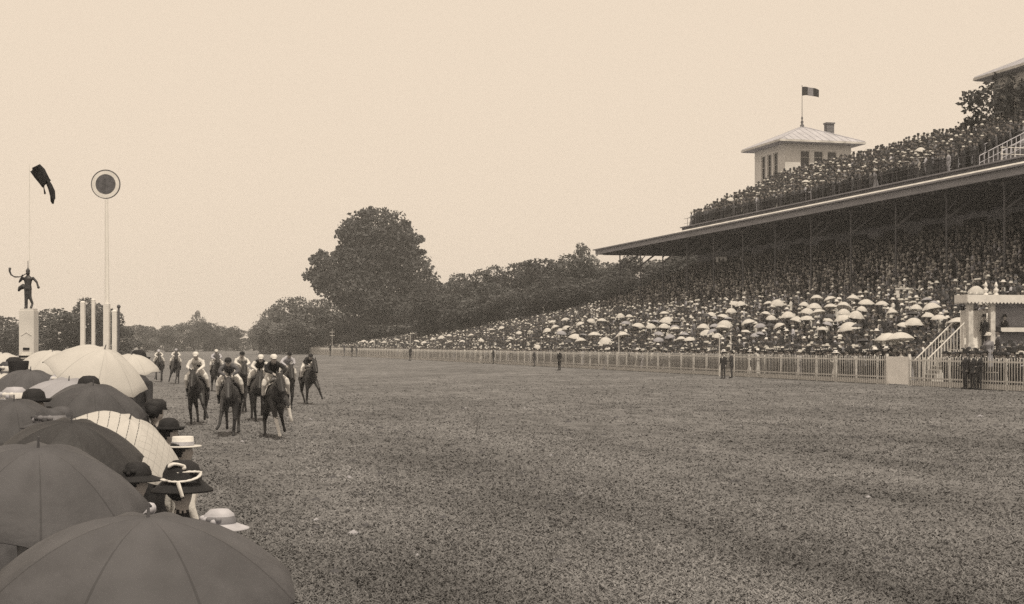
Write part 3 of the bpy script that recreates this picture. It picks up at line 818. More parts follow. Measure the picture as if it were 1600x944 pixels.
def statue():
    e = empty('statue', (pp.x - .02, pp.y, ph_), -TH, 'dark bronze figure blowing a curved horn on top of the white pillar', 'statue')
    b = MB()
    b.tube([(-.05, 0, .02), (-.05, 0, .30), (-.045, 0, .56)], [.045, .05, .065]); b.tube([(.10, -.05, .03), (.12, .0, .14), (.05, 0, .32), (.035, 0, .56)], [.035, .035, .05, .065])
    b.tube([(-.05, .02, .015), (-.05, -.1, .02)], .035); b.tube([(.10, -.03, .015), (.12, -.14, .03)], .03)
    b.tube([(0, 0, .52), (0, 0, .66), (0, 0, .82), (0, 0, .9)], [(.11, .08), (.09, .07), (.13, .08), (.05, .05)])
    b.ball((0, -.01, .97), (.055, .065, .075)); b.tube([(0, 0, .88), (0, 0, .96)], .035)
    b.tube([(-.12, 0, .85), (-.22, -.05, .72), (-.10, -.13, .92)], [.04, .032, .025]); b.tube([(.12, 0, .85), (.24, 0, .72), (.28, -.02, .60)], [.04, .032, .028])
    b.ball((.29, -.02, .58), .04)
    b.tube([(-.11, .03, .62), (-.24, .05, .56), (-.28, .06, .48)], [.08, .06, .03])
    link('body', b.body('body', [M['bronze']], .016), e)
    pts = [(-.03, -.07, .95), (-.10, -.1, .90), (-.2, -.12, .86), (-.32, -.12, .86), (-.42, -.12, .92), (-.46, -.12, 1.02), (-.45, -.12, 1.10)]
    MB().tube(pts, [.012, .014, .016, .02, .022, .028, .04], n=8).build('horn', M['bronze'], e, True)
    MB().lathe([(.06, 0), (.058, .04), (.035, .08), (.012, .11), (.008, .3)], (0, -.005, 1.0), 10).build('helmet', M['bronze'], e, True)
statue()

def mast_flag():
    zc = 43.0; p = P(46, zc, 0); k = zc / FPX
    e = empty('mast_flag', p, -TH, 'black swallow tailed pennant curling from a thin pale mast above the statue', 'flag')
    top = Z(260, zc)
    MB().tube([(0, 0, 0), (0, 0, Z(400, zc)), (0, 0, top + .05)], [.04, .014, .010], n=7).build('mast', M['pale'], e)
    b = MB()
    # two tailed cloth, traced as a wind curled strip with real folds
    rows = [((47, 268), (50, 262)), ((52, 277), (64, 257)), ((60, 286), (72, 265)), ((66, 292), (77, 279))]
    def w(px, py, d): return ((px - 46) * k, d, Z(py, zc))
    def strip(pairs, seed):
        vs = []; fs = []; n = len(pairs)
        for i, (a, c) in enumerate(pairs):
            for j in range(5):
                t = j / 4
                vs.append(w(a[0] + (c[0] - a[0]) * t, a[1] + (c[1] - a[1]) * t, .12 * math.sin(i * 1.1 + t * 3 + seed)))
        for i in range(n - 1):
            for j in range(4): q = i * 5 + j; fs.append((q, q + 1, q + 6, q + 5))
        b.add(vs, fs)
    strip(rows + [((69, 294), (77.5, 281))], 0)
    strip([((66.1, 292), (71, 287)), ((68, 296), (71, 294)), ((71, 304), (71.8, 303))], 1)
    strip([((71, 287), (77.5, 281)), ((76, 296), (81, 288)), ((80, 307), (84, 298)), ((80.5, 315), (84.5, 310)), ((81, 318.5), (82, 318))], 2)
    o = b.build('cloth', M['black'], e, True)
    s = o.modifiers.new('t', 'SOLIDIFY'); s.thickness = .012
mast_flag()

def target():
    zc = 44.0; p = P(167.5, zc, 0); k = zc / FPX
    e = empty('target_mast', p, -TH, 'tall thin white mast topped by a dark round disc in a pale ring', 'signal')
    top = Z(312, zc); cz = Z(288, zc)
    MB().tube([(0, 0, 0), (0, 0, Z(500, zc)), (-.02, 0, top)], [.09, .075, .05], n=8).build('mast', M['pale'], e)
    MB().box((0, -.04, Z(510, zc)), (8.5 * k, .2, 70 * k)).build('mast_casing', M['white'], e)
    c = (-2.2 * k, 0, cz)
    d = MB()
    def disc(b2, r0, r1, y0, y1, n=40):
        vs = []; fs = []
        for r in (r0, r1):
            for y in (y0, y1):
                for i in range(n): a = 2 * math.pi * i / n; vs.append((c[0] + r * math.cos(a), y, c[2] + r * math.sin(a)))
        for i in range(n):
            j = (i + 1) % n
            fs += [(i, j, 2 * n + j, 2 * n + i), (n + i, 3 * n + i, 3 * n + j, n + j), (2 * n + i, 2 * n + j, 3 * n + j, 3 * n + i), (i, n + i, n + j, j)]
        b2.add(vs, fs)
    disc(d, 0.001, 15.5 * k, -.03, .01); d.build('disc', M['char'], e)
    r = MB(); disc(r, 15.7 * k, 21.6 * k, -.025, .01); r.build('ring', M['white'], e)
    r = MB(); disc(r, 21.7 * k, 22.8 * k, -.035, .02); r.build('rim', M['iron'], e)
target()
def finish_post(px, top, wpx, label, zc, dark=False):
    k = zc / FPX; p = P(px, zc, 0); h = Z(top, zc)
    e = empty('finish_post', p, -TH, label, 'post')
    MB().box((0, 0, h / 2), (wpx * k, wpx * k, h)).build('shaft', M['white'], e)
    MB().box((0, 0, h + .025), (wpx * k * 1.1, wpx * k * 1.1, .05), taper=.6).build('cap', M['white'], e)
    if dark:
        MB().box((wpx * k / 2 + .045, .0, h / 2 + .05), (.05, .06, h + .1)).ball((wpx * k / 2 + .045, 0, h + .15), .06).build('dark_upright', M['iron'], e)
finish_post(129.5, 473, 6.4, 'outermost of the two white finish posts nearer the statue pillar', 46)
finish_post(146, 469, 4.8, 'thinner white finish post between its wider twin and the target mast', 52)
finish_post(179.5, 487, 7.2, 'white finish post with a dark ball topped upright along its side', 44, True)

# ------------------------------------------------------------------ people
PAL = ['dark', 'char', 'grey', 'light', 'whitecloth', 'straw', 'skin', 'hair', 'black', 'plume', 'leather']
PI_ = {k: i for i, k in enumerate(PAL)}
PMATS = [M[k] for k in PAL]
HATS = {
 'bowler': ([(0, .115), (.05, .11), (.085, .08), (.097, .03), (.099, 0), (.13, .0), (.15, .018), (.13, -.012), (.09, -.012)], 1.15),
 'boater': ([(0, .09), (.088, .09), (.095, .085), (.096, 0), (.165, 0), (.167, -.012), (.09, -.014)], 1.12),
 'top': ([(0, .18), (.098, .18), (.102, .17), (.092, .08), (.096, 0), (.135, .005), (.145, .018), (.13, -.012), (.09, -.012)], 1.15),
 'cap': ([(0, .085), (.07, .078), (.105, .045), (.108, .0), (.1, -.03)], 1.12),
 'kepi': ([(0, .11), (.085, .11), (.09, .10), (.1, -.01)], 1.1),
 'bonnet': ([(0, .10), (.06, .095), (.11, .06), (.135, 0), (.13, -.06), (.10, -.10)], 1.1),
 'wide': ([(0, .13), (.07, .125), (.11, .09), (.12, .02), (.17, .0), (.225, -.02), (.227, -.03), (.17, -.015), (.09, -.02)], 1.05),
}
def add_hat(b, hat, mi, c=(0, -.005, 1.70), n=12, trim=None):
    prof, sy = HATS[hat]
    b.lathe(prof, c, n, sy, mi)
    if hat in ('boater', 'bowler', 'top') and trim is not None: b.lathe([(.101, .004), (.101, .04)], c, n, sy * 1.0, trim)
    if hat == 'wide' and trim is not None:
        if n < 15:
            for k in range(5): a = k * 1.3; b.ball((c[0] + .11 * math.cos(a), c[1] + .11 * math.sin(a), c[2] + .05), (.05, .05, .04), trim, 6, 4)
        else:
            b.lathe([(.122, .0), (.128, .02), (.124, .05), (.112, .075)], c, n, sy, trim)
            for k in range(7): a = .6 + k * .3; b.ball((c[0] + .125 * math.cos(a), c[1] + .125 * math.sin(a), c[2] + .05 + .012 * math.sin(k * 2.2)), (.028, .028, .022), mi if k % 2 else trim, 7, 5)
    if hat in ('kepi', 'cap'): b.add([(c[0] - .07, c[1] - .09, c[2] - .005), (c[0] + .07, c[1] - .09, c[2] - .005), (c[0] + .05, c[1] - .17, c[2] - .03), (c[0] - .05, c[1] - .17, c[2] - .03), (c[0] - .07, c[1] - .09, c[2] - .02), (c[0] + .07, c[1] - .09, c[2] - .02), (c[0] + .05, c[1] - .17, c[2] - .04), (c[0] - .05, c[1] - .17, c[2] - .04)], [(0, 1, 2, 3), (7, 6, 5, 4), (0, 4, 5, 1), (1, 5, 6, 2), (2, 6, 7, 3), (3, 7, 4, 0)], mi if trim is None else trim)
def hand(b, w, d, mi, detail):
    w, d = Vector(w), Vector(d).normalized()
    s = d.cross(Vector((0, 0, 1))); s = s.normalized() if s.length > .1 else Vector((1, 0, 0))
    b.tube([w, w + d * .045, w + d * .085], [(.028, .02), (.04, .018), (.036, .015)], mi, 8, side=s)
    if detail:
        for i, (o, ln) in enumerate(((-.03, .06), (-.01, .075), (.01, .07), (.03, .055))):
            p = w + d * .08 + s * o; q = p + d * ln * .6 - Vector((0, 0, .006)); r = q + d * ln * .3 - Vector((0, 0, .022))
            b.tube([p, q, r], [.0105, .0095, .008], mi, 6)
        b.tube([w + d * .03 - s * .03, w + d * .055 - s * .06, w + d * .09 - s * .065], [.012, .011, .009], mi, 6)
def person_shapes(kind, cloth, top=None, hairm='hair', arms=('down', 'down'), detail=False, turn=0.0):
    b = MB(); c = PI_[cloth]; t = PI_[top] if top else c; sk = PI_['skin']
    if kind == 'man':
        for s in (-1, 1):
            b.tube([(s * .09, .01, .95), (s * .098, -.01, .5), (s * .10, .02, .1)], [.092, .064, .048], c)
            b.tube([(s * .10, .05, .045), (s * .105, -.06, .05), (s * .115, -.17, .035)], [.045, .048, .035], PI_['black'])
        b.tube([(0, .01, .74), (0, .01, .95), (0, 0, 1.08), (0, -.015, 1.28), (0, 0, 1.42), (0, 0, 1.48)], [(.19, .135), (.175, .125), (.158, .115), (.20, .13), (.185, .10), (.08, .07)], t)
        b.tube([(0, -.115, 1.30), (0, -.085, 1.45)], [(.02, .02), (.05, .025)], PI_['whitecloth'])
        sh = .205
    else:
        b.tube([(0, .02, .02), (0, .02, .3), (0, .015, .6), (0, .01, .9), (0, 0, 1.03)], [(.34, .34), (.28, .28), (.215, .21), (.165, .15), (.115, .10)], c, 14)
        b.tube([(0, 0, .98), (0, 0, 1.06), (0, -.03, 1.25), (0, -.005, 1.38), (0, 0, 1.47)], [(.12, .10), (.118, .10), (.165, .135), (.155, .09), (.06, .055)], t)
        sh = .175
    b.tube([(0, 0, 1.44), (0, -.01, 1.56)], .054, sk); b.tube([(0, 0, 1.455), (0, -.006, 1.505)], .062, PI_['whitecloth'] if kind == 'man' else t)
    T = Matrix.Rotation(turn, 3, 'Z')
    def H(v): v = T @ Vector((v[0], v[1], 0)); return v
    def hb(cx, cy, cz, r, mi, n=10, m=7):
        v = H((cx, cy)); k = len(b.v); b.ball((0, 0, 0), r, mi, n, m)
        for i in range(k, len(b.v)):
            q = T @ Vector((b.v[i][0], b.v[i][1], 0)); b.v[i] = (q.x + v.x, q.y + v.y, b.v[i][2] + cz)
    hb(0, -.012, 1.635, (.074, .092, .115), sk, 12, 9); hb(0, -.03, 1.575, (.055, .065, .055), sk)
    hb(0, -.108, 1.622, (.014, .022, .024), sk, 6, 5)
    for s in (-1, 1): hb(s * .076, .005, 1.625, (.014, .025, .032), sk, 6, 5)
    hr = PI_[hairm]
    hb(0, .018, 1.665, (.08, .095, .10), hr)
    if kind == 'woman': hb(0, .07, 1.66, (.075, .07, .075), hr); hb(0, .03, 1.70, (.095, .1, .06), hr)
    if detail:
        for s in (-1, 1): hb(s * .03, -.094, 1.645, (.015, .012, .010), hr, 6, 4); hb(s * .032, -.096, 1.668, (.022, .01, .006), hr, 6, 4)
        hb(0, -.096, 1.572, (.024, .010, .006), PI_['char'], 6, 4)
        if kind == 'man': hb(0, -.104, 1.588, (.035, .014, .010), hr, 8, 4)
    for s, a in zip((-1, 1), arms):
        S = (s * sh, 0, 1.39)
        if a == 'down': E, W, D = (s * (sh + .05), .03, 1.12), (s * (sh + .04), -.07, .89), (0, -.25, -1)
        elif a == 'rail': E, W, D = (s * (sh + .08), -.03, 1.12), (s * .16, -.27, 1.10), (-s * .5, -.8, 0)
        elif a == 'hold': E, W, D = (s * (sh + .07), -.08, 1.13), (s * .13, -.27, 1.20), (-s * .3, -.3, .6)
        elif a == 'raise': E, W, D = (s * (sh + .10), -.14, 1.45), (s * (sh - .02), -.2, 1.70), (0, -.2, 1)
        elif a == 'binoc': E, W, D = (s * (sh + .08), -.2, 1.30), (s * .07, -.17, 1.56), (-s * .2, .1, .9)
        b.tube([S, E], [.062, .048], t); b.tube([E, W], [.05, .034], t); b.tube([E, Vector(E) + Vector((0, .001, 0))], .049, t)
        hand(b, W, D, sk, detail)
    return b
VAR = [
 ('man', 'dark', None, 'bowler', 'black', None, 'man in dark suit and black bowler hat'),
 ('man', 'dark', None, 'boater', 'straw', 'black', 'man in dark suit and straw boater'),
 ('man', 'grey', None, 'boater', 'straw', 'black', 'man in grey suit and straw boater'),
 ('man', 'char', None, 'top', 'black', None, 'man in dark frock coat and top hat'),
 ('woman', 'whitecloth', None, 'wide', 'whitecloth', 'light', 'woman in white dress and wide white hat'),
 ('woman', 'dark', None, 'wide', 'black', 'plume', 'woman in dark dress and black hat trimmed white'),
 ('woman', 'grey', None, 'wide', 'straw', 'plume', 'woman in grey dress and wide straw hat'),
 ('woman', 'char', 'whitecloth', 'boater', 'straw', 'black', 'woman in white blouse, dark skirt and boater'),
 ('man', 'light', None, 'boater', 'straw', 'black', 'man in pale summer suit and boater'),
 ('man', 'char', None, 'cap', 'char', None, 'man in charcoal jacket and flat cap'),
 ('woman', 'light', None, 'wide', 'straw', 'whitecloth', 'woman in pale dress and flowered straw hat'),
 ('man', 'dark', None, 'kepi', 'dark', 'black', 'uniformed man in dark tunic and kepi'),
]
WEIGHT = np.array([26, 10, 4, 9, 5, 13, 5, 4, 2, 12, 3, 1], float); WEIGHT /= WEIGHT.sum()
VSHORT = ['man in bowler', 'man in dark suit, boater', 'man in grey and boater', 'man in top hat', 'woman in white, white hat', 'woman in dark dress', 'woman in grey dress', 'woman in white blouse', 'man in pale suit', 'man in flat cap', 'woman in pale dress', 'uniformed man']
ARMS = [('down', 'rail'), ('rail', 'rail'), ('down', 'down'), ('rail', 'down'), ('down', 'hold'), ('down', 'rail'), ('hold', 'down'), ('rail', 'down'), ('down', 'down'), ('binoc', 'binoc'), ('rail', 'rail'), ('down', 'down')]
def person_mesh(i, voxel=.028):
    kind, cl, tp, hat, hm, tr, _ = VAR[i]
    b = person_shapes(kind, cl, tp, arms=ARMS[i])
    me = b.body('person', PMATS, voxel)
    h = MB(); add_hat(h, hat, PI_[hm], n=12, trim=PI_[tr] if tr else None)
    hm_ = h.mesh('hat_tmp', PMATS)
    bm = bmesh.new(); bm.from_mesh(me); bm.from_mesh(hm_); me2 = bpy.data.meshes.new('person'); bm.to_mesh(me2); bm.free()
    for m in PMATS: me2.materials.append(m)
    me2.polygons.foreach_set('use_smooth', [True] * len(me2.polygons))
    return me2
PM = [person_mesh(i) for i in range(len(VAR))]

def lowpoly(kind, hat):                      # coarse figure for the mass of the crowd: triangles with part codes 0 clothes 1 skin 2 hat
    v = []; f = []; c = []
    def rings(rs, n, code, cap=True):
        k = len(v)
        for (x, y, z, a, b) in rs:
            for i in range(n): t = 2 * math.pi * i / n; v.append((x + a * math.cos(t), y + b * math.sin(t), z))
        for j in range(len(rs) - 1):
            for i in range(n):
                p, q = k + j * n + i, k + j * n + (i + 1) % n
                f.append((p, q, q + n)); f.append((p, q + n, p + n)); c.extend([code, code])
        if cap:
            m = k + (len(rs) - 1) * n
            for i in range(1, n - 1): f.append((m, m + i, m + i + 1)); c.append(code)
    if kind == 'man': rings([(0, 0, 0, .13, .09), (0, 0, .8, .2, .13), (0, 0, 1.14, .27, .15), (0, 0, 1.42, .21, .1), (0, 0, 1.5, .06, .06)], 6, 0, False)
    else: rings([(0, 0, 0, .34, .32), (0, 0, .6, .22, .2), (0, 0, 1.02, .13, .11), (0, 0, 1.3, .22, .13), (0, 0, 1.46, .06, .06)], 6, 0, False)
    rings([(0, 0, 1.47, .05, .05), (0, -.02, 1.56, .075, .09), (0, -.01, 1.68, .078, .093)], 5, 1, False)
    prof, sy = HATS[hat]
    pr = {'bowler': [(.14, 0), (.095, .01), (.08, .09), (.02, .115)], 'boater': [(.165, -.01), (.165, 0), (.096, .005), (.09, .09)], 'top': [(.14, 0), (.095, .01), (.1, .18)], 'wide': [(.21, -.02), (.21, -.01), (.12, .02), (.09, .12)]}[hat]
    rings([(0, 0, 1.70 + z, r, r * sy) for r, z in pr], 6, 2)
    for s in (-1, 1):                        # forearms held forward
        k = len(v)
        for (x, y, z, a) in ((s * .26, -.04, 1.14, .05), (s * .13, -.27, 1.12, .04)):
            for i in range(3): t = 2 * math.pi * i / 3; v.append((x, y + a * math.cos(t), z + a * math.sin(t)))
        for i in range(3): p, q = k + i, k + (i + 1) % 3; f.append((p, q, q + 3)); f.append((p, q + 3, p + 3)); c.extend([0, 0])
    return np.array(v), np.array(f), np.array(c)

# where everybody stands
PEOPLE = []                                  # (x, y, z, yaw, variant, zone, weight)
gate_p = atX(1404, 39.4)
def in_frame(p, m=25):
    px, _ = pix(p); return -m < px < 1600 + m
def spread():
    def put(x, y, z, zone, w):
        if not in_frame((x, y, z)): return
        wt = WEIGHT[:-1] * (np.array([1.6, 1, .6, 1.5, .12, 1.3, .6, .4, .3, 1.4, .3]) if zone == 'terrace' else np.array([1.5, .7, .7, 1.4, .8, 1.3, .8, .6, .6, 1.4, .8]) if zone in ('first', 'lawn', 'bank') else 1); va = int(RNG.choice(len(VAR) - 1, p=wt / wt.sum()))
        yaw = R(-90) + RNG.normal(0, .35) - .35
        PEOPLE.append((x, y, z, yaw, va, zone, w))
    y = 55.0
    while y < 400:
        st = .47 if y < 170 else (.62 if y < 260 else .8)
        xs = [39.85, 40.3, 40.8, 41.4, 42.0, 42.7, 43.4]
        x = 44.2
        while x < (66 if y < 165 else 58):
            xs.append(x); x += .8 if y < 165 else 1.0
        for k, x in enumerate(xs):
            if y >= 165 and slope(y) < .06 and x > 46: continue
            xx = x + RNG.normal(0, .1); yy = y + RNG.normal(0, .12) + (k % 2) * st / 2
            if 39.5 < xx < 47.0 and KY - 1.8 < yy < KY + 3.0: continue       # judge's stand and steps
            if RNG.random() < (.04 if k < 3 else .12 if xx < 47 else .2): continue
            if k > 1 and xx < 44 and RNG.random() < .25: continue
            z = bank(xx, yy) if y >= 165 or xx < 45.8 else (bank(46, 100) + .01 + .36 * math.floor((xx - 46) / .8))
            pass
            zone = 'first' if k == 0 else 'lawn' if xx < 45.8 else ('tiers' if xx < 55 else 'roofed') if y < 165 else 'bank'
            w = 1.0 if k == 0 else .7 if k == 1 else .42 if xx < 45.8 else .5
            put(xx, yy, z, zone, w)
        y += st
    y = 91.5
    while y < 141.8:
        k = 0; x = 56.5
        while x < 66.1:
            xx = x + RNG.normal(0, .07); yy = min(141.7, y + RNG.normal(0, .1))
            if RNG.random() > .10:
                z = 14.42 if xx < 57.1 else 14.42 + .36 * (1 + math.floor((xx - 57.1) / .8))
                put(xx, yy, z, 'terrace', .85 if k == 0 else .5)
            x += .72 if k else .95; k += 1
        y += .50
    for y in np.arange(141.2, 142, .7):
        pass
spread()
def column_words(px):
    for lim, t in ((640, 'by tallest tree trunk'), (760, 'past tallest tree'), (870, 'below dark tree row'), (935, 'near lone steward'), (1000, 'below roof tip'), (1085, 'below bare roof end'),
                   (1180, 'below terrace open end'), (1235, 'below pavilion shaded side'), (1340, 'below pavilion windows'), (1440, 'around notice board'), (1505, 'behind white steps')):
        if px < lim: return t
    return 'behind judges stand'
def zone_words(x, y, zone):
    px, _ = pix((x, y, 1))
    if zone == 'terrace':
        t = 'near the terrace open end' if px < 1180 else 'before the pavilion' if px < 1330 else 'between chimney and climber' if px < 1480 else 'by the terrace stairs'
        return 'on roof terrace ' + t, 'spectators on the roof terrace'
    pre, g = {'first': ('at the fence', 'spectators in the first row along the fence'), 'lawn': ('rows behind fence', 'spectators standing behind the first row'), 'tiers': ('on lower stand steps', 'spectators on the lower grandstand steps'),
              'roofed': ('under the stand roof', 'spectators under the grandstand roof'), 'bank': ('on the open bank', 'spectators on the open bank')}[zone]
    return pre + ' ' + column_words(px), g
def crowd():
    sc = [FPX / depth(p) * p[6] if in_frame(p, -4) else 0 for p in PEOPLE]
    order = sorted(range(len(PEOPLE)), key=lambda i: -sc[i]); pick = set(order[:238])
    for i in order[:238]:
        x, y, z, yaw, va, zone, w = PEOPLE[i]
        o = link('person', PM[va]); o.location = (x, y, z); s = RNG.uniform(.95, 1.06); o.scale = (s, s, s); o.rotation_euler = (0, 0, yaw)
        wz, g = zone_words(x, y, zone)
        tag(o, (VSHORT[va] + ' ' + wz), 'person', g)
    rest = [p for i, p in enumerate(PEOPLE) if i not in pick]
    T = [lowpoly('man', 'bowler'), lowpoly('man', 'boater'), lowpoly('man', 'top'), lowpoly('woman', 'wide')]
    tmap = {'bowler': 0, 'cap': 0, 'kepi': 0, 'boater': 1, 'top': 2, 'wide': 3}
    V, F, MI = [], [], []; off = 0
    A = np.array([p[:4] for p in rest]); va = np.array([p[4] for p in rest])
    for vi in range(len(VAR)):
        idx = np.where(va == vi)[0]
        if not len(idx): continue
        kind, cl, tp, hat, hm, tr, _ = VAR[vi]
        v, f, c = T[tmap[hat]]
        if kind == 'woman' and hat == 'boater': v, f, c = lowpoly('woman', 'boater')
        n = len(idx); s = RNG.uniform(.93, 1.06, n)
        ca, sa = np.cos(A[idx, 3]), np.sin(A[idx, 3])
        X = (v[None, :, 0] * ca[:, None] - v[None, :, 1] * sa[:, None]) * s[:, None] + A[idx, 0][:, None]
        Yy = (v[None, :, 0] * sa[:, None] + v[None, :, 1] * ca[:, None]) * s[:, None] + A[idx, 1][:, None]
        Zz = v[None, :, 2] * s[:, None] + A[idx, 2][:, None]
        V.append(np.stack([X, Yy, Zz], 2).reshape(-1, 3))
        F.append((f[None] + (np.arange(n) * len(v))[:, None, None] + off).reshape(-1, 3)); off += n * len(v)
        lut = np.array([PI_[tp or cl], PI_['skin'], PI_[hm]]); MI.append(np.tile(lut[c], n))
    me = fast_mesh('crowd', np.concatenate(V), np.concatenate(F), PMATS, np.concatenate(MI))
    tag(link('crowd', me), kind='stuff')
    print('people', len(PEOPLE))
crowd()

def lone_person(px, py, va, label, hpx=None, yaw=None, group=None, p=None):
    if p is None: p = on_ground(px, py)
    o = link('person', PM[va]); o.location = p
    s = 1.0
    if hpx: s = hpx * depth(p) / FPX / 1.78
    o.scale = (s, s, s); o.rotation_euler = (0, 0, R(-100) if yaw is None else yaw)
    return tag(o, label, 'person', group)
lone_person(1130, 592, 11, 'uniformed man in kepi, first of the dark pair on the turf before the fence', 42, R(-60))
lone_person(1143, 591, 0, 'man in dark suit and bowler, second of the dark pair on turf before the fence', 43, R(-120))
lone_person(874, 579, 11, 'lone uniformed steward in a dark tunic on the turf halfway along the fence', 34, R(-70))
lone_person(641, 564, 11, 'dark steward standing on the turf against the fence beside a plain white pole', 24, R(-60))
lone_person(516, 557, 0, 'dark suited man on the turf below the pole with crossbars', 22)
lone_person(538, 557, 9, 'capped man on the turf, first of three by the fence end', 22)
lone_person(550, 558, 11, 'uniformed man on the turf, middle of three by the fence end', 22)
lone_person(557, 558, 3, 'man in top hat on the turf, last of three by the fence end', 22)
lone_person(771, 569, 0, 'dark suited man standing at the fence between the plain pole and the lone steward', 26)
lone_person(835, 573, 3, 'man in top hat on the turf beside the slim far pole', 28)
# on and around the judge's stand
lone_person(0, 0, 11, 'uniformed man standing in the judges stand doorway above the steps', None, R(-80), None, Vector(((KY - .75) * math.tan(math.atan(738 / FPX) + TH), KY - .75, kfl)))
lone_person(0, 0, 0, 'bowler hatted man seen from the chest up behind the judges stand counter', None, R(-80), None, Vector(((KY - .65) * math.tan(math.atan(770 / FPX) + TH), KY - .65, kfl)))
lx = atX(1548, 40.6); 
def landing():
    p = atX(1554, 40.0); e = empty('landing', (p.x, p.y, gz(39) + .16), 0, 'low boarded landing behind the fence under the standing couple', 'platform')
    for i in range(6): MB().box((-.42 + i * .17, 0, .66), (.155, 1.9, .05)).build('board', M['white2'], e)
    MB().box((-.40, 0, .32), (.06, 1.8, .63)).box((.42, 0, .32), (.06, 1.8, .63)).build('bearer', M['darkwood_and_shade'], e)
    return p
lp = landing()
lone_person(0, 0, 6, 'woman in long pale dress on the landing beside a taller dark man', 60, R(-60), None, Vector((lp.x - .1, atX(1545, lp.x - .1).y, gz(39) + .85)))
lone_person(0, 0, 3, 'tall dark coated man on the landing beside the woman in the long pale dress', 66, R(-110), None, Vector((lp.x + .2, atX(1560, lp.x + .2).y, gz(39) + .85)))
for i, (px, X, va, t) in enumerate([(1508, 39.15, 3, 'dark man in top hat on the turf side of the fence by the steps'), (1530, 39.1, 0, 'dark bowler hatted man on the turf side of the fence under the doorway'), (1520, 39.25, 11, 'uniformed man on the turf side of the fence, between two dark men'), (1566, 40.1, 0, 'dark man in bowler right behind the fence, past the tall couple'), (1582, 40.0, 3, 'dark man in top hat behind the fence below the counter'), (1512, 40.0, 0, 'stout dark suited man at the fence just past the steps'), (1526, 40.2, 3, 'man in top hat at the fence below the judges stand doorway'), (1519, 40.8, 5, 'woman in dark dress at the fence in front of the judges stand'),
                                    (1575, 40.1, 9, 'capped man at the fence beyond the standing couple'), (1590, 40.3, 1, 'man in boater at the fence by the picture edge')]):
    lone_person(0, 0, va, t, 59, R(-95 + i * 9), None, atX(px, X, gz(39)))
# figures seen pale through the palings
for px, va, t in [(1173, 4, 'woman in white dress pressed to the palings before the middle of the stand'), (1250, 10, 'pale dressed woman leaning on the palings below the pavilion windows'), (1325, 7, 'woman in white blouse leaning out over the palings near the gate'), (1000, 4, 'woman in white dress at the palings below cream parasols'), (1040, 10, 'pale dressed woman behind the palings near the pole pair'), (1385, 4, 'woman in white under the first big parasol by the gate'), (1408, 7, 'woman in white blouse under the second big parasol by the gate')]:
    lone_person(0, 0, va, t, None, R(-95), None, atX(px, 39.95 if px < 1380 else 40.3, gz(39) + (.12 if px > 1380 else 0)))

# ------------------------------------------------------------------ umbrellas
def canopy_mesh(mats, ribs=8, rad=.6, dome=.30, scallop=.06, seg=5, rings=8, thick=.004, sag=.06):
    b = MB(); n = ribs * seg; uv = []; vs = []
    for lay in (0, 1):
        for j in range(rings + 1):
            t = j / rings
            for i in range(n):
                q = (i % seg) / seg; pan = math.sin(math.pi * q)
                r = rad * t * (1 - scallop * pan * t ** 3)
                z = -dome * t ** 2.1 + .006 * math.sin(i * 1.7 + t * 9) * t * pan - sag * pan * t * (1 - t) * 1.6 + .02 * pan * t ** 4 - lay * thick
                a = 2 * math.pi * i / n
                vs.append((r * math.cos(a), r * math.sin(a), z))
    N = (rings + 1) * n; fs = []
    for lay in (0, 1):
        for j in range(rings):
            for i in range(n):
                a, c = lay * N + j * n + i, lay * N + j * n + (i + 1) % n
                f = (a, c, c + n, a + n); fs.append(f if not lay else f[::-1])
    for i in range(n):
        a, c = rings * n + i, rings * n + (i + 1) % n; fs.append((a, c, c + N, a + N))
    me = bpy.data.meshes.new('canopy'); me.from_pydata(vs, [], fs); me.materials.append(mats)
    u = me.uv_layers.new(name='UVMap'); d = []
    for p in me.polygons:
        idx = [v % n for v in p.vertices]; base = min(idx) if max(idx) - min(idx) < n // 2 else max(idx)
        for v in p.vertices:
            i = v % n; q = (base % seg + (0 if i == base else 1)) / seg; d += [q, ((v % N) // n) / rings]
    u.data.foreach_set('uv', d)
    me.polygons.foreach_set('use_smooth', [True] * len(me.polygons)); me.update()
    return me
SUNW = Vector((sun_az.x, sun_az.y, 0)).normalized()
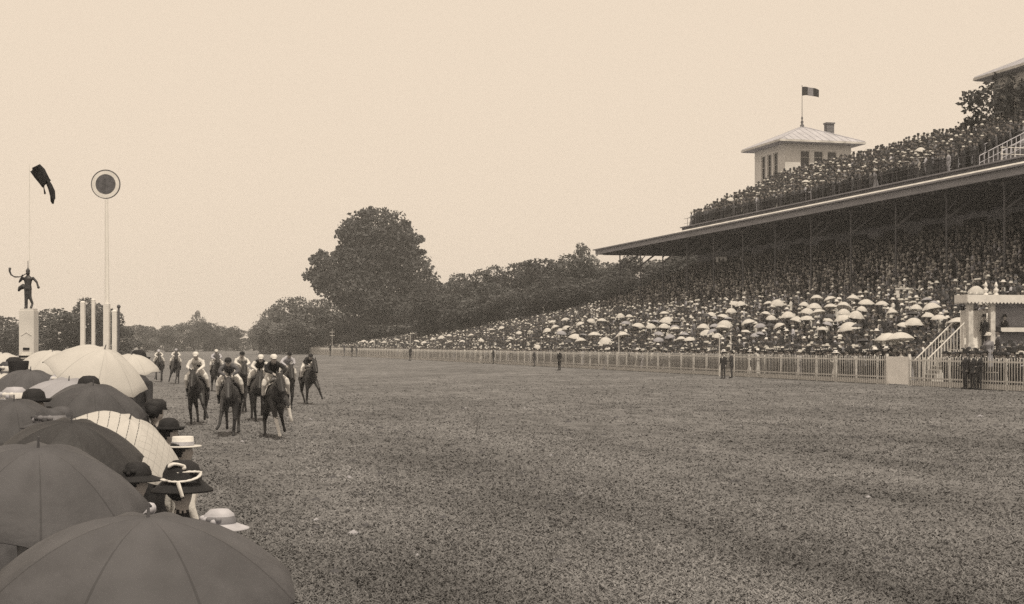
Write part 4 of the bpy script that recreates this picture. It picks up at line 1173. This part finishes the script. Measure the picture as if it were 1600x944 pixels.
def umbrella(px, py, zc, rad, m, label, tilt=14, dirv=None, dome=.5, holder=None, spin=.2, cat='umbrella', fringe=False, hold_yaw=None, group=None, scallop=.07):
    apex_ = P(px, zc, Z(py, zc)); d = (dirv or SUNW).normalized()
    ax = Vector((0, 0, 1)).cross(d); Rm = Matrix.Rotation(R(tilt), 4, ax)
    L_ = (apex_.z - 1.22) / math.cos(R(tilt)); o = apex_ - (Rm @ Vector((0, 0, L_)))
    e = empty('umbrella', o, 0, label, cat, group)
    e.rotation_euler = (Rm @ Matrix.Rotation(spin, 4, 'Z')).to_euler()
    c = link('canopy', canopy_mesh(M[m], rad=rad, dome=rad * dome, scallop=scallop), e); c.location.z = L_ - .04
    for k in range(8):
        a = 2 * math.pi * k / 8; pts = []
        for t in (.03, .35, .7, 1.0): pts.append((rad * t * math.cos(a), rad * t * math.sin(a), -rad * dome * t ** 2.1 - .012))
        MB().tube(pts, .004, n=4).ball(pts[-1], .009, 0, 6, 4).build('rib', M['iron'], c)
    if fringe:
        b = MB()
        for i in range(120):
            a = 2 * math.pi * i / 120; r = rad * (1 - scallop * math.sin(math.pi * ((i / 120 * 8) % 1)))
            x, y = r * math.cos(a), r * math.sin(a); b.box((x, y, -rad * dome - .05), (.008, .008, .1))
        b.build('fringe', M[m], c)['kind'] = 'stuff'
    MB().tube([(0, 0, -.02), (0, 0, L_ - .05)], .009, n=7).build('shaft', M['wood'], e)
    MB().tube([(0, 0, L_ - .05), (0, 0, L_ + .02)], [.009, .005], n=7).build('ferrule', M['iron'], e)
    MB().tube([(0, 0, .1), (0, 0, -.06), (.02, 0, -.1), (.06, 0, -.11), (.08, 0, -.08)], .014, n=7).build('handle', M['wood'], e)
    return e, o
def hero(p, yaw, kind, cloth, top, hat, hatm, trim, label, arms=('down', 'down'), h=1.0, turn=0.0, hat_kw=None, hat_parent=True):
    e = empty('person', p, yaw, label, 'person'); e.scale = (h, h, h)
    me = person_shapes(kind, cloth, top, arms=arms, detail=True, turn=turn).body('body', PMATS, .023)
    link('body', me, e)
    if hat:
        b = MB(); add_hat(b, hat, PI_[hatm], n=20, trim=PI_[trim] if trim else None); o = b.build('hat', PMATS, e, True)
        o.rotation_euler = (0, 0, turn)
    return e
FY = R(112)
def under(o, yaw, s=1):                       # where the holder of an umbrella stands: handle in the hand
    c, si = math.cos(yaw), math.sin(yaw); lx, ly = s * .11, -.31
    return Vector((o.x - (lx * c - ly * si), o.y - (lx * si + ly * c), 0))
UMB = [
 # px, py, zc, rad, material, label, tilt, spin, dome, holder(kind, cloth, top, hat, hatmat, trim, label)
 (60, 688, 8.0, .62, 'umb_grey_s', 'largest grey umbrella, cut by the picture edge, below the black one', 16, .1, .55, ('man', 'dark', None, 'bowler', 'black', None, 'man in dark suit beneath the largest grey umbrella')),
 (232, 793, 6.2, .66, 'umb_grey_s', 'closest wide grey umbrella spreading under the ribboned black hat', 8, .35, .45, ('man', 'char', None, 'bowler', 'black', None, 'man in charcoal suit beneath the closest grey umbrella')),
 (112, 652, 11.6, .60, 'umb_black_s', 'black silk umbrella overlapping the striped white one', 18, .3, .55, ('man', 'dark', None, 'top', 'black', None, 'man in dark suit beneath the black silk umbrella')),
 (205, 648, 13.0, .62, 'umb_stripe', 'white umbrella with thin dark dashed stripes behind the black hat', 26, 0, .55, ('woman', 'black', None, 'wide', 'black', 'plume', 'woman in black under the striped white umbrella')),
 (146, 597, 16.4, .62, 'umb_dark_s', 'dark grey ribbed umbrella in front of the big white one', 18, .1, .55, ('man', 'dark', None, 'bowler', 'black', None, 'man in dark suit beneath the dark ribbed umbrella')),
 (108, 590, 17.6, .60, 'umb_light_s', 'light grey umbrella with paler band tucked behind the dark ribbed one', 20, .4, .5, ('woman', 'grey', None, 'wide', 'straw', 'plume', 'woman in grey beneath the light grey umbrella')),
 (48, 575, 19.5, .58, 'umb_grey_s', 'rounded grey umbrella at the foot of the white statue pillar', 16, .2, .55, ('man', 'char', None, 'boater', 'straw', 'black', 'man in boater beneath the grey umbrella at the pillar')),
 (165, 541, 18.4, .66, 'umb_white_s', 'biggest white umbrella with pointed rim tips beside the turf', 24, .05, .55, ('woman', 'whitecloth', None, 'wide', 'whitecloth', 'light', 'woman in white beneath the biggest white umbrella')),
 (206, 550, 21.5, .42, 'umb_white_s', 'smaller white umbrella peeping out behind the biggest white one', 14, .5, .5, ('woman', 'light', None, 'wide', 'straw', 'whitecloth', 'pale dressed woman beneath the smaller white umbrella')),
 (82, 546, 27.0, .60, 'umb_white_s', 'white umbrella standing directly beside the statue pillar', 18, .2, .5, ('woman', 'dark', None, 'wide', 'black', 'char', 'woman in dark dress beneath the white umbrella by the pillar')),
 (4, 549, 27.0, .50, 'umb_white_s', 'white umbrella half cut by the picture edge, before the statue pillar', 16, .3, .5, ('woman', 'light', None, 'wide', 'straw', 'plume', 'pale dressed woman beneath the cut off white umbrella')),
 (2, 580, 20.0, .40, 'umb_white_s', 'small white umbrella at the picture edge beside the rounded grey one', 14, .3, .5, ('woman', 'char', 'whitecloth', 'boater', 'straw', 'black', 'woman in blouse beneath the small edge umbrella')),
 (120, 542, 38.0, .62, 'umb_white_s', 'farthest white umbrella below the two white finish posts', 12, .2, .45, ('man', 'dark', None, 'boater', 'straw', 'black', 'man in boater beneath the farthest white umbrella')),
 (22, 620, 13.6, .56, 'umb_dark_s', 'fringed dark grey umbrella at the picture edge above the largest grey one', 16, .2, .5, ('woman', 'dark', None, 'wide', 'black', 'plume', 'woman in dark dress beneath the fringed umbrella')),
]
RIGHTV = Vector((CT, -ST, 0))
for i, (px, py, zc, rad, m, lb, tilt, spin, dome, hd) in enumerate(UMB):
    dv = (SUNW * .7 + RIGHTV * (.9 if m == 'umb_stripe' or i == 7 else .1))
    e, o = umbrella(px, py, zc, rad, m, lb, tilt, dv, dome, spin=spin, fringe=(i == 13))
    yw = FY + (i * 37 % 20 - 10) * .02
    hero(under(o, yw), yw, *hd, arms=('down', 'hold'), h=min(1.0, (Z(py, zc) - .22) / 1.84) * (1 if hd[0] == 'man' else .96))

def smooth(pts, k=5):
    pts = [Vector(p) for p in pts]; o = []
    for i in range(len(pts) - 1):
        a, b2, c, d = pts[max(0, i - 1)], pts[i], pts[i + 1], pts[min(len(pts) - 1, i + 2)]
        for j in range(k):
            t = j / k
            o.append(.5 * ((2 * b2) + (c - a) * t + (2 * a - 5 * b2 + 4 * c - d) * t * t + (3 * b2 - a - 3 * c + d) * t ** 3))
    return o + [pts[-1]]
def ribbon_hat_woman():
    zc = 10.6; p = P(283, zc, 0); yaw = R(120)
    h = Z(757, zc) / 1.70
    e = empty('person', p, yaw, 'woman in black hat looped with white ribbon between grey umbrella and striped umbrella', 'person'); e.scale = (h, h, h)
    link('body', person_shapes('woman', 'black', 'black', arms=('down', 'rail'), detail=True, turn=.3).body('body', PMATS, .023), e)
    b = MB(); b.lathe([(0, .19), (.06, .185), (.11, .15), (.135, .09), (.14, .03), (.17, .0), (.215, -.04), (.22, -.055), (.17, -.03), (.1, -.03)], (0, -.01, 1.70), 22, 1.12, 0)
    ht = b.build('hat', M['black'], e, True)
    rb = MB()
    Ti = Matrix.Rotation(-yaw - TH, 3, 'Z')
    def W(x, y, z): v = Ti @ Vector((x, y, 0)); return (v.x, v.y - .01, 1.70 + z)
    q = smooth([W(-.13, -.13, .05), W(-.04, -.17, .035), W(.07, -.165, .04), W(.145, -.12, .065), W(.155, -.09, .10), W(.08, -.10, .105), W(-.02, -.12, .10)])
    rb.tube(q, [(.016 + .008 * math.sin(i * 1.9) ** 2, .007 + .004 * math.sin(i * 1.3) ** 2) for i in range(len(q))], 0, 8)
    q = smooth([W(-.08, -.10, .15), W(-.03, -.115, .165), W(.03, -.11, .15), W(.04, -.12, .125)]); rb.tube(q, [(.026, .012)] * len(q), 0, 8)
    q = smooth([W(.01, -.19, .03), W(.035, -.225, -.02), W(.055, -.235, -.075)]); rb.tube(q, [(.022, .010)] * len(q), 0, 8)
    rb.build('ribbon', M['plume'], ht, True)
ribbon_hat_woman()
def fur_collar_woman():
    zc = 11.6; p = P(212, zc, 0); h = Z(742, zc) / 1.72
    e = empty('person', p, R(120), 'woman in black with pale ruffled collar below the striped umbrella', 'person'); e.scale = (h, h, h)
    link('body', person_shapes('woman', 'black', 'black', arms=('down', 'rail'), detail=True).body('body', PMATS, .023), e)
    b = MB(); add_hat(b, 'wide', PI_['black'], n=18, trim=PI_['black']); b.build('hat', PMATS, e, True)
    c = MB()
    for k in range(26):
        a = k / 26 * 6.283; c.ball((.15 * math.cos(a), .12 * math.sin(a), 1.42 - .02 * math.sin(a * 3)), (.05, .05, .05), 0, 7, 5)
    c.build('collar', M['light'], e, True)
    MB().tube([(.10, -.14, 1.40), (.14, -.19, 1.30), (.14, -.2, 1.2)], [.03, .04, .015]).build('scarf', M['whitecloth'], e, True)
fur_collar_woman()
hero(P(285, 13.9, 0), R(115), 'woman', 'whitecloth', None, 'boater', 'whitecloth', 'light', 'woman in white blouse and white boater past the rim of the striped umbrella', h=Z(682, 13.9) / 1.79)
hero(P(243, 16.9, 0), R(140), 'woman', 'black', 'black', 'cap', 'hair', 'hair', 'dark haired woman with bare face in profile below the white umbrella tip', h=Z(622, 16.9) / 1.79, turn=.2)
hero(P(263, 15.4, 0), R(110), 'man', 'black', None, 'bowler', 'black', None, 'man in black with dark bowler behind the striped umbrella', h=Z(652, 15.4) / 1.82)
hero(P(342, 9.6, 0), R(125), 'woman', 'grey', 'light', 'wide', 'light', 'grey', 'woman in pale patterned shawl bent low beside the ribboned hat', h=Z(795, 9.6) / 1.83)
for i, (px, zc, ty, kd, cl, tp, hat, hm, tr, lb) in enumerate([
    (22, 24, 557, 'man', 'char', None, 'bowler', 'black', None, 'man in dark bowler just before the statue pillar'),
    (14, 22, 566, 'woman', 'dark', None, 'wide', 'char', 'plume', 'woman in dark plumed hat close to the statue pillar'),
    (28, 21, 572, 'man', 'dark', None, 'top', 'black', None, 'man in top hat between the pillar and the small edge umbrella'),
    (112, 24, 556, 'man', 'grey', None, 'boater', 'grey', 'black', 'grey suited man between two white umbrellas'),
    (100, 19, 582, 'woman', 'char', None, 'wide', 'light', 'whitecloth', 'woman in pale hat behind the light grey umbrella'),
    (115, 18.5, 580, 'man', 'dark', None, 'bowler', 'char', None, 'man in charcoal bowler behind the light grey umbrella'),
    (138, 17.6, 586, 'man', 'dark', None, 'bowler', 'black', None, 'man in black bowler before the biggest white umbrella'),
    (52, 16.0, 606, 'man', 'dark', None, 'bowler', 'black', None, 'man in bowler below the rounded grey umbrella'),
    (22, 16.6, 606, 'woman', 'char', None, 'wide', 'light', 'whitecloth', 'pale hatted woman below the rounded grey umbrella'),
    (40, 33, 548, 'man', 'dark', None, 'boater', 'straw', 'black', 'man in straw boater far behind the statue pillar foot'),
    (216, 27, 546, 'man', 'dark', None, 'bowler', 'black', None, 'man in black bowler at the rail beyond the smaller white umbrella'),
    (78, 13.2, 640, 'woman', 'dark', 'char', 'wide', 'char', 'grey', 'woman in grey trimmed hat between the fringed and dark umbrellas'),
    (95, 14.6, 634, 'man', 'dark', None, 'bowler', 'char', None, 'man in dark bowler between the light grey and black umbrellas')]):
    hero(P(px, zc, 0), R(100 + (i * 53) % 50), kd, cl, tp, hat, hm, tr, lb, h=Z(ty, zc) / 1.82)

# parasols over the stand crowd
def parasol_kind(m, dome, scallop, rad=.6):
    c = canopy_mesh(M[m], rad=rad, dome=rad * dome, scallop=scallop, seg=3, rings=5)
    s = MB().tube([(0, 0, 0), (0, 0, 1.0)], .012, n=5).mesh('shaft', M['wood'])
    return c, s
M['parasol'] = mat('thin_white_parasol_cotton', .74, .85, .05, 3, .1, 60); translucent(M['parasol'], .35)
PK = [parasol_kind('parasol', .68, .10), parasol_kind('parasol', .54, .06), parasol_kind('parasol', .8, .12), parasol_kind('umb_light_s', .55, .08), parasol_kind('umb_dark_s', .5, .08)]
def parasol(px, py, w, k, label, group, at=None):
    p, zc = at if at else hit_bank(px, py, 2.2)
    rad = max(.40, min(1.05, 1.28 * w / 2 * zc / FPX)) / .6
    e = empty('parasol', (p.x, p.y, p.z - 1.0 * rad), 0, label, 'parasol', group)
    e.rotation_euler = (RNG.normal(.12, .12), RNG.normal(.05, .14), RNG.random() * 6)
    e.scale = (rad, rad, rad)
    c = link('canopy', PK[k][0], e); c.location.z = .98
    link('shaft', PK[k][1], e)
PAR = [(568, 531, 10), (583, 532, 9), (690, 524, 10), (702, 522, 8), (705, 532, 9), (737, 521, 9), (769, 513, 9), (786, 509, 11), (811, 517, 9), (663, 533, 8), (620, 529, 7), (650, 531, 8), (840, 538, 11), (600, 533, 7), (723, 531, 8), (752, 529, 8), (677, 528, 8), (797, 526, 9),
 (864, 500, 11), (885, 496, 12), (870, 507, 12), (888, 508, 13), (857, 512, 13), (876, 513, 12), (909, 502, 12), (922, 497, 12), (940, 497, 14), (970, 489, 12), (983, 491, 11), (898, 521, 20), (908, 527, 16), (929, 518, 18), (948, 526, 22), (975, 517, 21), (996, 504, 18), (1017, 505, 14), (1038, 486, 13), (1040, 494, 22), (1037, 505, 16), (1055, 510, 14), (1065, 525, 15), (1078, 526, 15), (1098, 505, 18), (1109, 487, 15), (1127, 490, 18), (1142, 481, 15), (1147, 470, 15), (1159, 470, 15), (1133, 499, 21), (1128, 507, 17), (1104, 514, 21), (1172, 498, 19), (1120, 520, 15), (1185, 505, 14), (1195, 486, 14),
 (1214, 467, 19), (1202, 470, 13), (1255, 471, 15), (1276, 460, 17), (1300, 462, 17), (1332, 460, 18), (1353, 467, 21), (1317, 470, 20), (1272, 473, 21), (1298, 474, 18), (1260, 481, 19), (1281, 482, 20), (1232, 486, 22), (1242, 494, 20), (1261, 493, 20), (1318, 482, 18), (1320, 491, 22), (1336, 485, 22), (1330, 502, 31), (1293, 497, 14), (1345, 478, 14), (1378, 470, 18), (1431, 475, 18), (1459, 472, 26), (1468, 491, 22), (1428, 496, 28), (1498, 495, 30), (1525, 446, 22), (1450, 488, 18), (1410, 503, 18), (1222, 503, 16), (1285, 510, 15), (1395, 482, 15), (1205, 492, 14), (1165, 515, 13)]
def level_words(px, py):
    lo = 541 + .0145 * (px - 560); hi = 538 - .2 * max(0, px - 590) * (1 if px < 1000 else .75) - 6; r_ = (lo - py) / (lo - hi)
    return 'low by the fence' if r_ < .3 else 'midway up crowd' if r_ < .62 else 'high in crowd'
for i, (px, py, w) in enumerate(PAR):
    g = 'white parasols over the far crowd' if px < 855 else 'white parasols over the middle crowd' if px < 1200 else 'white parasols over the near crowd'
    t = ['domed ', 'shallow ', 'deep '][[0, 1, 2, 0, 1][i % 5]] + ('wide' if w > 19 else 'small' if w < 15 else 'medium') + ' white parasol ' + level_words(px, py) + ', ' + column_words(px)
    parasol(px, py, w, [0, 1, 2, 0, 1][i % 5], t, g)
for i in range(34):
    px = RNG.uniform(870, 1500); py = HY - 8 - RNG.random() * (.09 * (px - 640)); k = 3 if i % 3 else 4
    parasol(px, py, 14, k, ['light grey parasol ', 'dark umbrella '][k - 3] + level_words(px, py) + ', ' + column_words(px), 'grey and dark parasols among the crowd')
pg = atX(1386, 40.3); parasol(1386, 521, 37, 0, 'first of two big white parasols side by side above the white gate', None, (Vector((pg.x, pg.y, Z(519, depth(pg)))), depth(pg)))
pg = atX(1408, 40.3); parasol(1408, 520, 37, 1, 'second of two big white parasols side by side above the white gate', None, (Vector((pg.x, pg.y, Z(518, depth(pg)))), depth(pg)))
for i, (px, py, w) in enumerate([(1437, 230, 15), (1259, 281, 12), (1140, 308, 11)]):
    parasol(px, py, w, i % 3, ['white parasol on the roof terrace behind the pavilion chimney side', 'white parasol on the roof terrace below the pavilion windows', 'white parasol on the roof terrace near its open end'][i], None, hit_terrace(px, py, 2.1))

# ------------------------------------------------------------------ horses and jockeys
HM = [M['horse'], M['horse2'], M['hoof'], M['whitecloth'], M['leather'], M['hair']]
def horse_body(pose, flip, coat, socks, neck):
    b = MB(); q = 1 if coat else 0
    b.tube([(0, -.82, 1.22), (0, -.62, 1.20), (0, -.3, 1.17), (0, .1, 1.19), (0, .42, 1.24), (0, .72, 1.26), (0, .92, 1.18)], [(.15, .20), (.235, .30), (.275, .335), (.29, .335), (.26, .29), (.27, .28), (.15, .18)], q, 14, side=(1, 0, 0))
    nz = neck
    b.tube([(0, -.55, 1.28), (0, -.85, 1.44 + nz * .3), (0, -1.12, 1.60 + nz * .7), (0, -1.30, 1.72 + nz)], [(.20, .30), (.145, .23), (.11, .17), (.095, .13)], q, 12, side=(1, 0, 0))
    b.tube([(0, -1.26, 1.78 + nz), (0, -1.42, 1.68 + nz), (0, -1.62, 1.50 + nz), (0, -1.76, 1.36 + nz)], [(.10, .13), (.105, .13), (.075, .09), (.062, .07)], q, 12, side=(1, 0, 0))
    for s in (-1, 1): b.tube([(s * .07, -1.24, 1.85 + nz), (s * .085, -1.25, 1.93 + nz), (s * .07, -1.27, 2.01 + nz)], [.032, .034, .012], q, 6)
    b.tube([(0, -1.28, 1.88 + nz), (0, -1.05, 1.78 + nz * .7), (0, -.75, 1.66 + nz * .3), (0, -.5, 1.52)], [(.03, .05), (.035, .06), (.04, .06), (.03, .04)], 5, 8)
    b.tube([(0, .95, 1.34), (0, 1.12, 1.28), (0, 1.3, 1.05), (0, 1.38, .75)], [.05, .075, .09, .04], 5, 8)
    P_ = {'A': {'L': [(-.16, -.56, 1.08), (-.11, -.74, .56), (-.05, -.84, .17), (-.04, -.92, .04)], 'R': [(.16, -.56, 1.08), (.22, -1.00, .86), (.27, -.98, .54), (.30, -.92, .42)],
                'l': [(-.17, .66, 1.12), (-.19, .46, .86), (-.24, .80, .52), (-.27, .60, .16), (-.28, .50, .04)], 'r': [(.17, .66, 1.12), (.19, .62, .84), (.26, 1.02, .62), (.33, 1.14, .28), (.36, 1.20, .16)]},
          'B': {'L': [(-.16, -.56, 1.08), (-.22, -1.00, .82), (-.30, -1.16, .46), (-.38, -1.24, .34)], 'R': [(.16, -.56, 1.08), (.12, -.68, .56), (.06, -.64, .16), (.05, -.72, .04)],
                'l': [(-.17, .66, 1.12), (-.19, .5, .84), (-.17, .92, .55), (-.17, .92, .2), (-.17, .86, .06)], 'r': [(.17, .66, 1.12), (.2, .3, .88), (.19, .52, .50), (.18, .26, .17), (.18, .16, .05)]},
          'C': {'L': [(-.16, -.56, 1.08), (-.20, -.62, .58), (-.2, -.5, .20), (-.2, -.56, .06)], 'R': [(.16, -.56, 1.08), (.24, -.92, .72), (.34, -.95, .38), (.38, -1.0, .26)],
                'l': [(-.17, .66, 1.12), (-.19, .46, .86), (-.15, .78, .52), (-.10, .54, .16), (-.10, .46, .04)], 'r': [(.17, .66, 1.12), (.19, .56, .84), (.14, .94, .58), (.08, .92, .2), (.08, .88, .06)]}}[pose]
    for k, pts in P_.items():
        pts = [(-x if flip else x, y, z) for x, y, z in pts]
        hind = k in 'lr'
        rad = [.16, .125, .062, .043, .05] if hind else [.125, .066, .045, .05]
        sock = ((k in socks))
        b.tube(pts[:3] if hind else pts[:2], rad[:3] if hind else rad[:2], q, 9)
        lo = pts[2:] if hind else pts[1:]; lr = rad[2:] if hind else rad[1:]
        b.tube(lo[:2], [lr[0] * .92, lr[1]], 3 if sock else q, 8)
        b.tube(lo[1:], [.046, .05], 3 if sock else 2, 8)
        b.ball(lo[0], lr[0] * 1.15, q, 8, 6)
    return b.body('body', HM, .028)
def tack(e, neck, saddle_mat):
    nz = neck
    MB().lathe([(.36, -.22), (.37, 0), (.36, .2)], (0, 0, 0), 16).mesh('x', M['leather'])
    b = MB(); n = 9
    vs = []; fs = []
    for j, y in enumerate((-.22, 0, .28)):
        for i in range(n): a = math.pi * (.02 + .96 * i / (n - 1)); vs.append((.315 * math.cos(a), y, 1.19 + .365 * math.sin(a)))
    for j in range(2):
        for i in range(n - 1): k = j * n + i; fs.append((k, k + 1, k + n + 1, k + n))
    b.add(vs, fs); o = b.build('saddle_cloth', saddle_mat, e, True); m = o.modifiers.new('t', 'SOLIDIFY'); m.thickness = .02
    MB().tube([(0, -.16, 1.56), (0, .05, 1.555), (0, .28, 1.60)], [(.10, .05), (.15, .035), (.13, .05)], 0, 10, side=(1, 0, 0)).build('saddle', M['leather'], e, True)
    g = MB(); 
    for pts in ([(-.10, -1.36, 1.74), (0, -1.33, 1.82), (.10, -1.36, 1.74)], [(-.08, -1.58, 1.53), (0, -1.55, 1.62), (.08, -1.58, 1.53), (0, -1.66, 1.42), (-.08, -1.58, 1.53)], [(-.105, -1.36, 1.74), (-.075, -1.68, 1.42)], [(.105, -1.36, 1.74), (.075, -1.68, 1.42)]):
        g.tube([(x, y, z + nz) for x, y, z in pts], .012, n=5)
    br = g.build('bridle', M['leather'], e)
    for s in (-1, 1):
        MB().tube([(s * .07, -1.68, 1.42 + nz), (s * .13, -1.2, 1.55 + nz * .6), (s * .08, -.64, 1.74)], .008, n=4).build('rein', M['leather'], br)
def jockey(e_loc, rz, silk, sash, cap, label, bend=0.0, lean=0.0, hide=False):
    e = empty('person', e_loc, rz, label, 'jockey')
    mats = [M['whitecloth'], M[silk], M['skin'], M['leather'], M['hair'], M['black' if sash == 'vest' else sash] if sash else M[silk]]
    b = MB(); y = -bend * .35; z = -bend * .22
    for s in (-1, 1):
        b.tube([(s * .10, .12, 1.76), (s * .30, -.26, 1.56), (s * .325, -.24, 1.48)], [.105, .085, .07], 0, 10)
        b.tube([(s * .325, -.25, 1.50), (s * .335, -.05, 1.20)], [.072, .058], 0, 9)
        b.tube([(s * .335, -.06, 1.22), (s * .33, .06, 1.0)], [.06, .045], 3, 9)
        b.tube([(s * .33, .07, .97), (s * .335, -.06, .955), (s * .345, -.16, .965)], [.045, .045, .032], 3, 8)
    b.tube([(0, .16, 1.74), (0, .10, 1.86), (lean * .3, -.04 + y * .4, 2.02 + z * .4), (lean, -.17 + y, 2.14 + z), (lean, -.22 + y, 2.19 + z)], [(.15, .12), (.145, .115), (.175, .125), (.185, .11), (.08, .07)], 5 if sash == 'vest' else 1, 12, side=(1, 0, 0))
    if sash and sash != 'vest': b.tube([(-.15, -.12 + y, 2.17 + z), (-.02, -.17 + y * .7, 2.02 + z * .6), (.12, -.1, 1.88)], [(.05, .03)] * 3, 5, 8)
    hx, hy, hz = lean, -.33 + y * 1.15, 2.28 + z * 1.25
    b.tube([(lean, -.2 + y, 2.16 + z), (hx, hy + .03, hz - .05)], .055, 2)
    b.ball((hx, hy, hz), (.078, .095, .112), 2, 12, 9); b.ball((hx, hy - .03, hz - .06), (.055, .06, .05), 2); b.ball((hx, hy - .098, hz - .015), (.014, .02, .022), 2, 6, 5)
    b.ball((hx, hy + .03, hz + .005), (.08, .085, .09), 4)
    for s in (-1, 1): b.ball((hx + s * .03, hy - .088, hz + .01), (.014, .01, .009), 4, 6, 4); b.ball((hx + s * .076, hy + .01, hz), (.014, .022, .03), 2, 6, 5)
    for s in (-1, 1):
        b.tube([(lean + s * .185, -.16 + y, 2.12 + z), (s * .265, -.30 + y * .5, 1.91 + z * .4)], [.068, .056], 1, 9); b.tube([(s * .265, -.30 + y * .5, 1.91 + z * .4), (s * .10, -.58, 1.78)], [.06, .036], 1, 9)
        hand(b, (s * .095, -.60, 1.775), (-s * .2, -.7, -.4), 2, True)
    link('body', b.body('body', mats, .02), e)
    c = MB()
    c.lathe([(0, .10), (.05, .095), (.085, .065), (.102, .02), (.104, -.02), (.098, -.025)], (hx, hy + .005, hz + .055), 16, 1.12)
    c.add([(hx - .07, hy - .085, hz + .045), (hx + .07, hy - .085, hz + .045), (hx + .045, hy - .17, hz + .02), (hx - .045, hy - .17, hz + .02), (hx - .07, hy - .085, hz + .03), (hx + .07, hy - .085, hz + .03), (hx + .045, hy - .17, hz + .008), (hx - .045, hy - .17, hz + .008)], [(0, 1, 2, 3), (7, 6, 5, 4), (0, 4, 5, 1), (1, 5, 6, 2), (2, 6, 7, 3), (3, 7, 4, 0)])
    c.build('cap', M[cap], e, True)
    for s in (-1, 1): MB().tube([(s * .345, -.03, .935), (s * .345, .02, 1.2), (s * .2, .04, 1.55)], .009, n=4).build('stirrup', M['iron'], e)
    return e
RID = [ # px, feet row, heading, pose, flip, coat, socks, neck, silk, sash, cap, bend, lean, cloth, horse label, jockey label
 (437, 686, 1, 'A', False, 0, 'LR', -.16, 'black', None, 'whitecloth', .45, -.05, 'whitecloth', 'leading dark horse with white stockings at the front of the field', 'jockey in black jacket and white cap on the leading white stockinged horse'),
 (362, 681, -6, 'B', False, 1, '', -.12, 'char', None, 'black', .55, .0, 'char', 'brown horse with a pale face blaze running beside the leader', 'jockey in dark jacket and dark cap crouched behind the blazed horse head'),
 (402, 658, -4, 'B', True, 0, '', -.10, 'whitecloth', 'vest', 'whitecloth', .45, .02, 'char', 'dark horse half hidden between the leader and the blazed horse', 'jockey in white sleeves, dark front and white cap just behind the leader'),
 (309, 664, -9, 'C', False, 0, '', -.06, 'whitecloth', 'black', 'whitecloth', .2, .03, 'char', 'dark horse running alone on the umbrella side of the field', 'jockey in white with a dark diagonal sash and white cap, umbrella side'),
 (376, 646, 0, 'A', True, 0, '', -.02, 'whitecloth', None, 'black', .45, -.03, 'char', 'dark horse mostly hidden behind the blazed horse', 'jockey in white jacket and black cap behind the blazed horse rider'),
 (447, 640, 2, 'C', True, 0, '', -.05, 'light', None, 'black', .4, .03, 'char', 'dark horse mostly hidden behind the leader', 'jockey in pale jacket and dark cap peering past the leader'),
 (487, 632, 5, 'C', False, 0, '', .10, 'black', None, 'black', .8, .0, 'whitecloth', 'dark high headed horse galloping on the open turf side', 'jockey in black hidden low behind the high headed horse'),
 (341, 612, 0, 'A', False, 1, '', .12, 'light', None, 'whitecloth', .5, .0, 'char', 'brown horse trailing between the sash rider and the dark caps', 'jockey in pale jacket on the trailing brown horse'),
 (273, 600, -1, 'A', True, 1, '', .14, 'whitecloth', None, 'light', .5, .0, 'char', 'rear pair horse nearer the field', 'jockey in white on the rear pair horse nearer the field'),
 (250, 597, 1, 'B', False, 1, '', .14, 'whitecloth', None, 'light', .5, .0, 'char', 'last horse at the rear beside the umbrellas', 'jockey in white on the last horse beside the umbrellas'),
]
for (px, fy, hd, pose, fl, coat, socks, neck, silk, sash, cap, bend, lean, cloth, hl, jl) in RID:
    p = on_ground(px, fy); zc = depth(p)
    # the planted hoof stands about 0.7 m ahead of the barrel
    f = Vector((math.sin(R(hd)), -math.cos(R(hd)), 0)); p = p - f * .5; p.z = gz(p.x)
    h = empty('horse', p, R(hd), hl, 'horse')
    link('body', horse_body(pose, fl, coat, socks, neck), h); tack(h, neck, M[cloth])
    if 'blaze' in hl and 'pale' in hl:
        MB().tube([(0, -1.36, 1.845 + neck), (0, -1.52, 1.69 + neck), (0, -1.68, 1.51 + neck)], [(.03, .012), (.04, .014), (.025, .012)], 0, 8, side=(1, 0, 0)).build('blaze', M['grey'], h, True)
    j = jockey(p, R(hd), silk, sash, cap, jl, bend, lean)
    pt = {'A': -3.5, 'B': 4.5, 'C': 2.0}[pose]; ro = (2.5 if fl else -2.5)
    h.rotation_euler = j.rotation_euler = (R(pt), R(ro), R(hd))

# ------------------------------------------------------------------ thin summer haze over the course
hz = MB().box((0, 350, 20.0), (1560, 1300, 44)).build('haze', [])
hz['kind'] = 'stuff'
hm = bpy.data.materials.new('haze_air'); hm.use_nodes = True; n = hm.node_tree.nodes; n.clear()
ho = n.new('ShaderNodeOutputMaterial'); hv = n.new('ShaderNodeVolumePrincipled'); hv.inputs['Density'].default_value = .00045; hv.inputs['Color'].default_value = (1, 1, 1, 1)
hm.node_tree.links.new(hv.outputs[0], ho.inputs['Volume']); hz.data.materials.append(hm)

# ------------------------------------------------------------------ look-alikes told apart by their order along the crowd
same = {}
for o in SC.objects:
    if o.parent is None and o.get('category') in ('person', 'parasol') and o.get('label'): same.setdefault(o['label'], []).append(o)
for lb, os_ in same.items():
    if 1 < len(os_) <= 13:
        for i, o in enumerate(sorted(os_, key=lambda o: pix(o.location)[0])): o['label'] = lb + ', ' + nth(i) + ' from far end'
